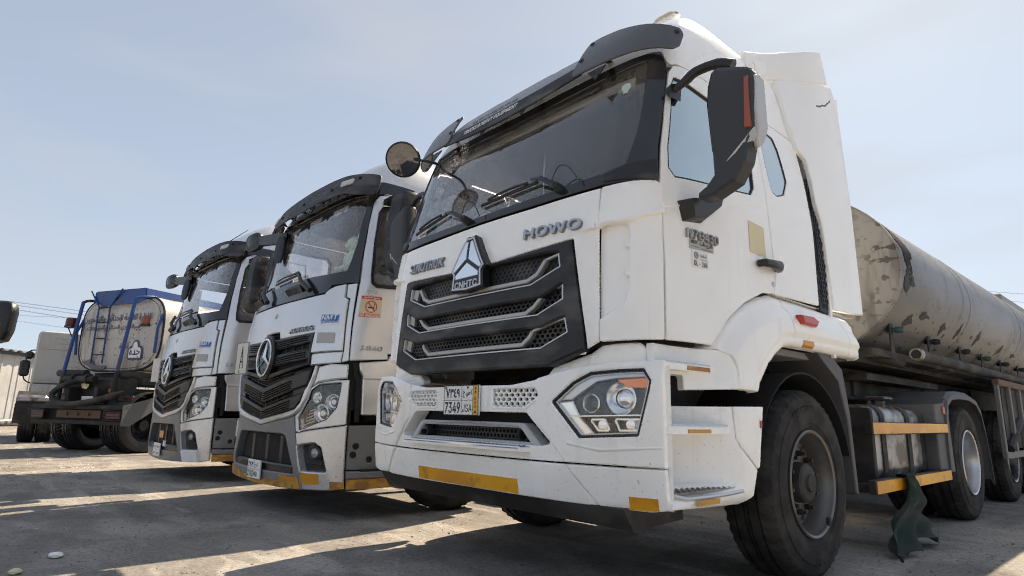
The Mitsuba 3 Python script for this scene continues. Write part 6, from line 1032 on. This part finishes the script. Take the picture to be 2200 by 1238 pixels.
def tank_truck():
    t = Thing('tank_truck', 'old white water tank truck with blue hood, ladder and hose seen from behind', 'truck', (-12.15, .125, 0), 26.0)
    a = np.arange(64) * 2 * math.pi / 64; zc = 2.39
    def ring(y, k=1.0, n=3.7): return np.c_[1.25 * k * np.sign(np.cos(a)) * abs(np.cos(a)) ** (2 / n), 0 * a + y, zc + .79 * k * np.sign(np.sin(a)) * abs(np.sin(a)) ** (2 / n)]
    t.add('tank', loft([ring(y) for y in np.linspace(.02, 6.0, 24)]), 'old_white', smooth=45)
    t.add('rear_head', loft([ring(.02), ring(.0, .985), ring(-.015, .95), ring(-.05, .6), ring(-.06, .2)][::-1]), 'old_white', smooth=45)
    t.add('rim', tube(np.array(ring(0.01, 1.0)), .022, 8, close=True), 'grime')
    t.add('seam', tube(np.array(ring(-.012, .93)), .009, 6, close=True), 'sole_brown')
    # blue hood on the tank top
    k = t.hold('hood')
    t.add('rear_plate', drape(FRONT(-.13), Polygon([(-.80, 3.06), (-.74, 3.30), (.76, 3.30), (.80, 3.06), (.5, 2.98), (-.5, 2.98)]), 0, .02, 9, .003, True), 'blue_paint', k)
    for s in (-1, 1): t.add('side_plate', hull([(s * x, y, z) for x, z in ((.77, 3.29), (.79, 3.29), (.80, 3.08), (.82, 3.08)) for y in (-.12, 5.6)]), 'blue_paint', k)
    t.add('low_patch', drape(FRONT(-.056), Polygon([(-1.02, 1.80), (-.72, 1.86), (-.55, 1.72), (-.2, 1.72), (-.25, 1.64), (-.6, 1.64)]), 0, .004, 9), 'faded_ink', k)
    # tail frame
    for s in (-1, 1):
        p = t.add('tail_post', tube([(s * .80, -.34, 3.04), (s * .80, -.50, 1.55)], .035, 10), 'blue_paint')
        t.add('tail_leg', tube([(s * .80, -.50, 1.56), (s * .80, -.52, 1.0)], .042, 10), 'grime')
        t.add('top_stay', tube(smoothpath([(s * .80, -.34, 3.03), (s * .84, -.20, 3.09), (s * .86, .05, 3.12)], 6), .03, 8), 'blue_paint' if s > 0 else 'grime')
        t.add('side_stay', tube([(s * 1.20, .0, 2.75), (s * 1.24, -.10, 2.45), (s * 1.20, -.08, 1.95)], .028, 8), 'blue_paint')
    k = t.hold('ladder')
    for x0, x1 in ((-.60, -.86), (-.25, .12)):
        t.add('rail', tube([(x0 - .03, -.10, 1.76), (x0, -.13, 2.95), (x1, -.17, 3.31)], .017, 8), 'blue_paint', k)
    for z in (1.94, 2.28, 2.62, 2.94): t.add('rung', tube([(-.605, -.115, z), (-.265, -.115, z)], .012, 6), 'grime', k)
    for x, y, z in ((-1.05, -.36, 2.52), (.80, -.03, 2.53)):
        k = t.hold('beacon')
        t.add('base', box((x, y, z), (.24, .14, .05), .01), 'dark_trim', k)
        t.add('lens', lathe([(0, .17), (.08, .165), (.10, .14), (.105, .02), (.10, 0)], (0, 0, 1), (x, y, z + .02), 20), 'orange_dull' if x > 0 else 'red_dull', k)
    t.add('beacon_arm', tube([(-1.12, -.36, 2.49), (-.98, -.38, 2.36), (-.82, -.40, 2.22)], .012, 6), 'grime')
    Fp = FRONT(-.066)
    t.add('tail_lettering', arabic(Fp, 'adm', .20, -1.06, 2.60, 0, .004, 2.02), 'faded_ink')
    t.add('tail_lettering', arabic(Fp, 'maint', .16, -.98, 2.42, 0, .004, 1.62), 'faded_ink')
    t.add('tail_lettering', [drape(Fp, sbox(x, 2.255, x + .07, 2.29), 0, .003, 9) for x in np.arange(-.55, .45, .11)], 'sticker_grey')
    t.add('tail_lettering', arabic(Fp, 'amana', .13, .12, 2.06, 0, .003, .26), 'faded_ink')
    cr = shapely.union_all([rnd(sbox(.43, 1.86, .79, 2.02), .03), affinity.scale(circle(.50, 1.99, .07), 1, 1.3), affinity.scale(circle(.61, 2.03, .085), 1, 2.0), affinity.scale(circle(.72, 1.99, .07), 1, 1.3)]).exterior
    t.add('crest', [drape(FRONT(-.062), Polygon(cr.coords).buffer(.035), 0, .004, 9)], 'violet_ink')
    t.add('crest_print', [drape(Fp, Polygon(cr.coords).buffer(-.004), .001, .004, 9)], 'plate_white')
    t.add('crest_lettering', arabic(FRONT(-.070), 'jeddah', .21, .455, 1.87, 0, .004, .31), 'violet_ink')
    # pipes, hose, bumper beam
    t.add('rear_pipe', [tube([(.70, -.40, 1.50), (1.30, -.30, 1.50), (1.9, 1.2, 1.50)], .065, 12)], 'grime')
    t.add('pump_manifold', [tube([(-1.05, -.42, 1.54), (-.2, -.42, 1.53)], .07, 12), tube([(-.72, -.5, 1.42), (.20, -.5, 1.41)], .065, 12)] + [lathe([(.07, .03), (.10, .03), (.10, -.03), (.07, -.03)], (1, 0, 0), (x, -.5, 1.415), 16) for x in (-.4, .0)], 'grime')
    t.add('hose', tube(smoothpath([(-.10, -.46, 1.40), (-.50, -.66, 1.27), (-.68, -.72, 1.10), (-.52, -.74, .97), (-.13, -.76, .91), (.36, -.74, .95), (.78, -.70, 1.03), (1.22, -.62, 1.17)], 40), np.r_[np.full(36, .055), .05, .04, .03, .02], 12), 'grime')
    k = t.hold('bumper')
    t.add('upper_beam', box((.02, -.62, .865), (2.72, .10, .085), .008), 'grime', k)
    t.add('lower_beam', box((.02, -.62, .575), (2.66, .10, .075), .008), 'grime', k)
    t.add('web', box((.0, -.55, .72), (2.5, .03, .3)), 'dark_cavity', k)
    t.add('gusset', hull([(1.38, y, z) for y, z in ((-.68, .90), (-.68, .53), (-.5, .53), (.1, .92), (.1, 1.05), (-.1, 1.06))] + [(1.36, y, z) for y, z in ((-.68, .90), (-.68, .53), (-.5, .53), (.1, .92), (.1, 1.05), (-.1, 1.06))]), 'fender_grey', k)
    for x in (-.32, .0, .32): t.add('stud', lathe([(0, .03), (.03, .025), (.035, 0)], (0, -1, 0), (x, -.60, .73), 14), 'rust', k)
    t.add('web_panel', box((0, -.585, .73), (1.3, .02, .15)), 'rust', k)
    for s in (-1, 1):
        for y, z, w, xc in ((-.66, .72, .46, 1.12), (-.36, 1.02, .46, .98)):
            kk = t.hold('tail_light')
            t.add('lens', box((s * xc, y, z), (w * .86, .05, .13), .01), 'red_dull', kk)
            t.add('guard', [box((s * xc, y - .04, z + dz), (w, .015, .014)) for dz in (-.085, -.02, .04, .085)] + [box((s * xc + dx, y - .04, z), (.014, .015, .18)) for dx in (-w / 2, w / 2)], 'grime', kk, False)
    t.add('chassis', [box((s * .42, 2.6, 1.10), (.10, 6.4, .30)) for s in (-1, 1)] + [box((0, -.25, 1.17), (1.9, .25, .55), .04), box((0, 3, 1.45), (1.5, 5.8, .25))], 'grime')
    t.add('number_plate', box((-.10, -.40, 1.00), (.34, .012, .16)), 'plate_white')
    t.add('plate_print', drape(FRONT(-.408), sbox(-.23, .965, .02, .99), .0, .002, 9), 'sticker_grey')
    t.add('amber_patch', box((.45, -.385, 1.19), (.28, .012, .08)), 'old_tape')
    t.add('cleaning_rag', hull([(-.15 + .11 * math.cos(q), -.45 + .04 * math.sin(q), 1.27 + .06 * math.sin(2 * q)) for q in np.arange(9) * .7] + [(-.12, -.44, 1.36)]), 'sticker_yellowed')
    for s in (-1, 1):
        wheel(t, (s * .92, .08, .53), s, False, 'dark_cavity', False, True, .54, 'dark_trim'); wheel(t, (s * 1.0, 4.6, .53), s, True, 'grime', False)  # rear tyres coloured blacker to put the shade behind the truck into them
        t.add('mud_guard', loft([[(s * .55, .08 + .62 * math.cos(q), .55 + .62 * math.sin(q)), (s * 1.22, .08 + .62 * math.cos(q), .55 + .62 * math.sin(q)), (s * 1.22, .08 + .64 * math.cos(q), .55 + .64 * math.sin(q)), (s * .55, .08 + .64 * math.cos(q), .55 + .64 * math.sin(q))] for q in np.radians(np.linspace(15, 165, 12))], False), 'grime')
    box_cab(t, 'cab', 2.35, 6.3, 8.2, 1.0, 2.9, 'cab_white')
    t.add('axle', cyl((-1, .08, .53), (1, .08, .53), .1), 'grime')
    return t

def plain_tractor():
    th = math.radians(84); R_ = np.array([math.cos(th), math.sin(th)]); o = np.array([-16.41, -.81]) + .95 * R_
    t = Thing('rear_view_truck', 'dusty white tractor truck seen from behind beyond the water tank truck', 'truck', (o[0], o[1], 0), 84.0)
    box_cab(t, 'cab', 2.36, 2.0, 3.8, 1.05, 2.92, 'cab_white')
    bw = FRONT(2.0)
    t.add('wall_fold', [tube([(-1.10, 1.995, 2.42), (1.1, 1.995, 2.42)], .018, 6)], 'cab_white')
    for z, x0 in ((2.25, -.55), (2.10, -.5), (1.95, -.5), (1.80, -.5), (1.62, -.52), (2.72, -.8), (2.58, -.8)): t.add('pressed_rib', tube([(x0, 1.998, z), (1.0, 1.998, z)], .014, 6), 'cab_white')
    t.add('lower_shelf', box((0, 1.95, 1.50), (2.2, .10, .05), .01), 'cab_white')
    t.add('splash_panel', box((-.62, 1.92, 1.25), (1.0, .06, .38), .02), 'old_white')
    k = t.hold('wing_mirror')
    t.add('upper_glass', box((-1.36, 3.4, 2.30), (.20, .12, .22), .05), 'dark_trim', k)
    t.add('housing', box((-1.42, 3.4, 1.92), (.24, .12, .46), .05), 'dark_trim', k)
    t.add('bracket', tube(smoothpath([(-1.15, 3.4, 2.46), (-1.34, 3.4, 2.44), (-1.42, 3.4, 2.3), (-1.42, 3.4, 1.7), (-1.34, 3.4, 1.55), (-1.15, 3.4, 1.50)], 16), .018, 8), 'dark_trim', k)
    for s in (-1, 1):
        k = t.hold('mud_guard')
        t.add('cap', loft([[(s * .66, .62 * math.cos(q) + .0, .56 + .62 * math.sin(q)), (s * 1.27, .62 * math.cos(q), .56 + .62 * math.sin(q)), (s * 1.27, .65 * math.cos(q), .56 + .65 * math.sin(q)), (s * .66, .65 * math.cos(q), .56 + .65 * math.sin(q))] for q in np.radians(np.linspace(30, 190, 12))], False), 'grime', k)
        t.add('top_panel', box((s * .965, -.35, 1.02), (.62, .45, .20), .06), 'steel', k)
        t.add('flap', box((s * .965, -.60, .68), (.62, .02, .46)), 'dark_trim', k)
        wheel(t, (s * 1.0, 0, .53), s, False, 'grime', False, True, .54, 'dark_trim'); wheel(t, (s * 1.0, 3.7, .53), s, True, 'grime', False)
    t.add('chassis', [box((s * .42, 1.6, .95), (.10, 4.6, .28)) for s in (-1, 1)] + [box((0, -.62, .80), (1.3, .08, .12)), box((0, 1.2, .85), (1.6, 1.4, .5), .04)], 'grime')
    for s in (-1, 1): t.add('tail_light', box((s * .45, -.67, .80), (.36, .05, .12), .01), 'red_lens')
    t.add('fifth_wheel', lathe([(0, .05), (.42, .05), (.44, 0), (0, 0)], (0, 0, 1), (0, .1, 1.14)), 'grime')
    return t

def edge_truck():
    t = Thing('parked_truck', 'black wing mirror of a truck standing just outside the left edge', 'truck', (-7.72, -1.98, 0), 48.5)
    k = t.hold('wing_mirror')
    sec = [(1.66, -.08, .10, .2), (1.70, -.16, .20, .9), (1.80, -.17, .235, 1), (1.795, -.17, .235, .97), (1.83, -.175, .245, 1), (2.08, -.18, .262, 1), (2.19, -.17, .235, .9), (2.225, -.13, .17, .5)]
    a = np.arange(28) * 2 * math.pi / 28
    t.add('housing', loft([np.c_[(x0 + x1) / 2 + (x1 - x0) / 2 * np.sign(np.cos(a)) * abs(np.cos(a)) ** .6, .11 * s * np.sign(np.sin(a)) * abs(np.sin(a)) ** .6, 0 * a + z] for z, x0, x1, s in sec]), 'dark_trim', k, 45)
    t.add('glass', drape(Plane((0, .112, 0), (-1, 0, 0), (0, 0, 1)), sbox(-.20, 1.86, .14, 2.16), 0, .003, 9), 'mirror_glass', k)
    for z in (1.74, 2.16): t.add('arm', tube([(-.10, .02, z), (-1.28, .10, z - .03)], .028, 8), 'dark_trim', k)
    sec2 = rnd(sbox(-3.55, .85, -1.25, 2.85), .14); c = np.array(sec2.exterior.coords)[:-1]
    t.add('cab', loft([np.c_[-2.4 + (c[:, 0] + 2.4) * s, 0 * c[:, 0] + y, c[:, 1]] for y, s in ((-.9, .96), (-.8, 1), (.75, 1), (.95, .93))]), 'cab_white')
    t.add('door_window', drape(Plane((-1.247, 0, 0), (0, 1, 0), (0, 0, 1)), rnd(sbox(-.3, 1.85, .7, 2.6), .08), .006, .01, 9), 'black_gloss')
    for x in (-3.3, -1.55): t.add('tyre', tyre_mesh(n=80).apply_translation((x, .1, .54)), 'rubber')
    return t

SHED0, UPN = np.array([-31.55, -.88]), np.array([.663, .749])
WIRE = [(-88.0, -.54, 12.6), (-81.75, 6.85, 11.54), (-88.04, -.49, 12.28), (-81.8, 6.92, 11.12), (-88.1, -.42, 11.81), (-82.0, 6.85, 10.54), (-86.1, 2.13, 10.88), (-82.0, 6.82, 10.75), (-86.2, 2.25, 10.14), (-83.0, 6.03, 9.57)]
WIRE2 = [(-9.71, 72.1, 13.81), (-7.60, 74.6, 13.66), (-9.22, 72.9, 13.02), (-7.72, 74.7, 12.85)]
def shed():
    d = np.array([-.749, .663]); d /= np.linalg.norm(d); ang = math.degrees(math.atan2(d[1], d[0]))
    w0 = SHED0
    t = Thing('shed', 'long low white shed with a corrugated roof edge at the far left', 'building', (w0[0], w0[1], 0), ang)
    # local x runs along the wall, +y to the back; the wall front is y = 0 and faces -y
    # ribs joined to plates: each wall panel is a sheet of its own
    L0, L1 = -9.0, 16.0
    for i, x in enumerate(np.arange(L0, L1, 1.0)):
        xs = np.array([0, .30, .33, .37, .40, .63, .66, .70, .73, .998]); ys = np.array([0, 0, -.03, -.03, 0, 0, -.03, -.03, 0, 0])
        xs, ys = xs + x, ys * 1.0
        V = np.vstack([np.c_[xs, ys, 0 * xs + .22], np.c_[xs, ys, 0 * xs + 3.0]]); n = len(xs); F = []
        for j in range(n - 1): F += [(j, j + 1, n + j + 1), (j, n + j + 1, n + j)]
        t.add('wall_panel', TM(V, F), 'wall_white', None, False)
    t.add('plinth', box(((L0 + L1) / 2, .05, .11), (L1 - L0, .12, .22)), 'grime')
    t.add('back_wall', [box(((L0 + L1) / 2, 6.0, 1.5), (L1 - L0, .1, 2.9)), box((L0, 3, 1.45), (.1, 6, 2.8)), box((L1, 3, 1.45), (.1, 6, 2.8))], 'wall_white')
    xs = np.arange(L0 - .2, L1 + .2, .06); zs = 3.16 + .05 * np.sin(xs * 2 * math.pi / .48)
    V = np.vstack([np.c_[xs, 0 * xs - .35, zs], np.c_[xs, 0 * xs + 6.3, zs + .45]]); n = len(xs)
    t.add('roof', TM(V, [(j, j + 1, n + j + 1) for j in range(n - 1)] + [(j, n + j + 1, n + j) for j in range(n - 1)]), 'dull_silver', None, 60)
    t.add('eaves_beam', box(((L0 + L1) / 2, -.12, 3.05), (L1 - L0, .14, .12)), 'dark_trim')
    lone('pipe', tube([(w0[0] + d[0] * q + 1.2 * UPN[0], w0[1] + d[1] * q + 1.2 * UPN[1], .16) for q in (-6, 9)], .15, 14), 'steel', 'thick grey pipe lying on the ground along the white shed', 'pipe')

def wires():
    t = Thing('power_line', 'dark overhead wires crossing the sky above the white shed', 'power line')
    for i, (a, b, r) in enumerate(((WIRE[0], WIRE[1], .022), (WIRE[2], WIRE[3], .022), (WIRE[4], WIRE[5], .022), (WIRE[6], WIRE[7], .016), (WIRE[8], WIRE[9], .014))):
        a, b = np.array(a), np.array(b); q = [a + (b - a) * f for f in np.linspace(-1.2, 2.0, 14)]
        t.add('wire', tube(q, r, 5), 'wire_dark')
    t = Thing('power_line', 'faint overhead wires in the sky at the right edge above the tank trailer', 'power line')
    for a, b in ((WIRE2[0], WIRE2[1]), (WIRE2[2], WIRE2[3])):
        a, b = np.array(a), np.array(b); t.add('wire', tube([a + (b - a) * f for f in np.linspace(-4, 4, 14)], .014, 5), 'wire_dark')

def hanging_cloth():
    n, m = 60, 44; V = []
    for i in range(m):
        f = i / (m - 1)
        for j in range(n):
            s = j / (n - 1)
            y0 = 3.01 + (2.46 - 3.01) * max(0, (f - .22) / .78) ** 1.1; y1 = 3.22 + (3.54 - 3.22) * max(0, (f - .1) / .9) ** .7
            y = y0 + (y1 - y0) * s
            fold = math.sin(s * 15 + 3.2 * f + 1.5 * math.sin(4 * f)) * .030 + math.sin(s * 34 + 6 * f + 2 * math.sin(9 * f)) * .014 + .012 * math.sin(19 * f + 7 * s)
            if f < .10: x, z = 1.20 + .10 * (f / .10), .512 + .012 * math.sin(f / .1 * math.pi) + .006 * fold / .03
            else:
                g = (f - .10) / .90; z = .505 - .47 * g - .05 * g * math.sin(s * 5 + 1) - (.05 * (s > .8) * g); z = max(z, .018 + .03 * abs(math.sin(s * 13)))
                x = 1.272 + fold * (.35 + 1.0 * g) + .14 * max(0, g - .55) + .03 * math.sin(6 * g)
            V.append((x, y + .02 * math.sin(9 * f + 3 * s), z))
    F = []
    for i in range(m - 1):
        for j in range(n - 1): a = i * n + j; F += [(a, a + 1, a + n + 1), (a, a + n + 1, a + n)]
    lone('cloth', TM(V, F), 'cloth_green', 'torn dark green cloth hanging from the lower guard rail onto the ground', 'cloth', smooth=True)

def litter():
    def blob(c, r, sq, seed, sub=2):
        m = trimesh.creation.icosphere(subdivisions=sub, radius=1.0); v = m.vertices
        v *= (0.75 + .55 * meshkit.fbm(v * 1.7 + seed, 2, seed))[:, None]; v *= r * np.array(sq); v[:, 2] -= v[:, 2].min(); m.vertices = v + np.array([c[0], c[1], 0]); return TM(m.vertices, m.faces)
    lone('plastic_cup', blob((-1.892, -1.592), .045, (1.15, .8, .32), 5, 3), 'plate_white', 'flattened white plastic cup lying on the shaded ground at lower left', 'cup')
    lone('paper_scrap', blob((-1.567, -1.80), .03, (1.2, 1, .5), 9), 'sticker_cream', 'small crumpled buff paper scrap at the bottom left corner', 'paper')
    ms = []
    for i in range(5200):
        f = RNG.random() ** 1.6; d = 1.2 + 13 * f; an = math.radians(RNG.uniform(4, 93)); c = CAM[:2] + d * np.array([-math.sin(an), math.cos(an)])
        r = RNG.uniform(.0018, .0052) * (1 + .10 * d) * (1.7 if RNG.random() > .96 else 1)
        v = trimesh.creation.icosahedron().vertices * r * np.array([1, RNG.uniform(.6, 1), RNG.uniform(.4, .7)]) * RNG.uniform(.7, 1.3, (12, 1)); ms.append(TM(v + np.array([c[0], c[1], r * .25]), ICO))
    lone('gravel', ms, 'stone', 'dark grit and small stones scattered over the yard', kind='stuff', smooth=False)
ICO = np.array(trimesh.creation.icosahedron().faces)
truck_a()
silver_truck((-3.25, .03, 0), 0.0, 'middle silver tractor truck with a letter A plate and a teddy bear behind its windscreen', True)
silver_truck((-6.60, -.08, 0), 0.6, 'silver tractor truck farthest left of the pair with an amber reflector in its bumper opening', False)
lone('teddy_bear', teddy((-2.72, .60, 2.24)), 'plush', 'pale green teddy bear sitting behind the windscreen of the middle silver truck', 'teddy bear', smooth=True)
trailer()
hanging_cloth()
tank_truck()
plain_tractor()
edge_truck()
shed()
wires()
litter()
a = np.r_[-400, -120, -60, np.linspace(-34, 20, 109), 40, 120, 400]; b = np.r_[-400, -100, -30, np.linspace(-8, 30, 77), 60, 120, 400]
X, Y = np.meshgrid(a, b, indexing='ij'); n = len(b); i, j = np.meshgrid(np.arange(len(a) - 1), np.arange(n - 1), indexing='ij'); q = (i * n + j).ravel()
lone('ground', TM(np.c_[X.ravel(), Y.ravel(), 0 * X.ravel()], np.vstack([np.c_[q, q + n, q + n + 1], np.c_[q, q + n + 1, q + 1]])), 'ground_mat', 'worn dusty yard ground of asphalt under blown sand', kind='structure', smooth=True)
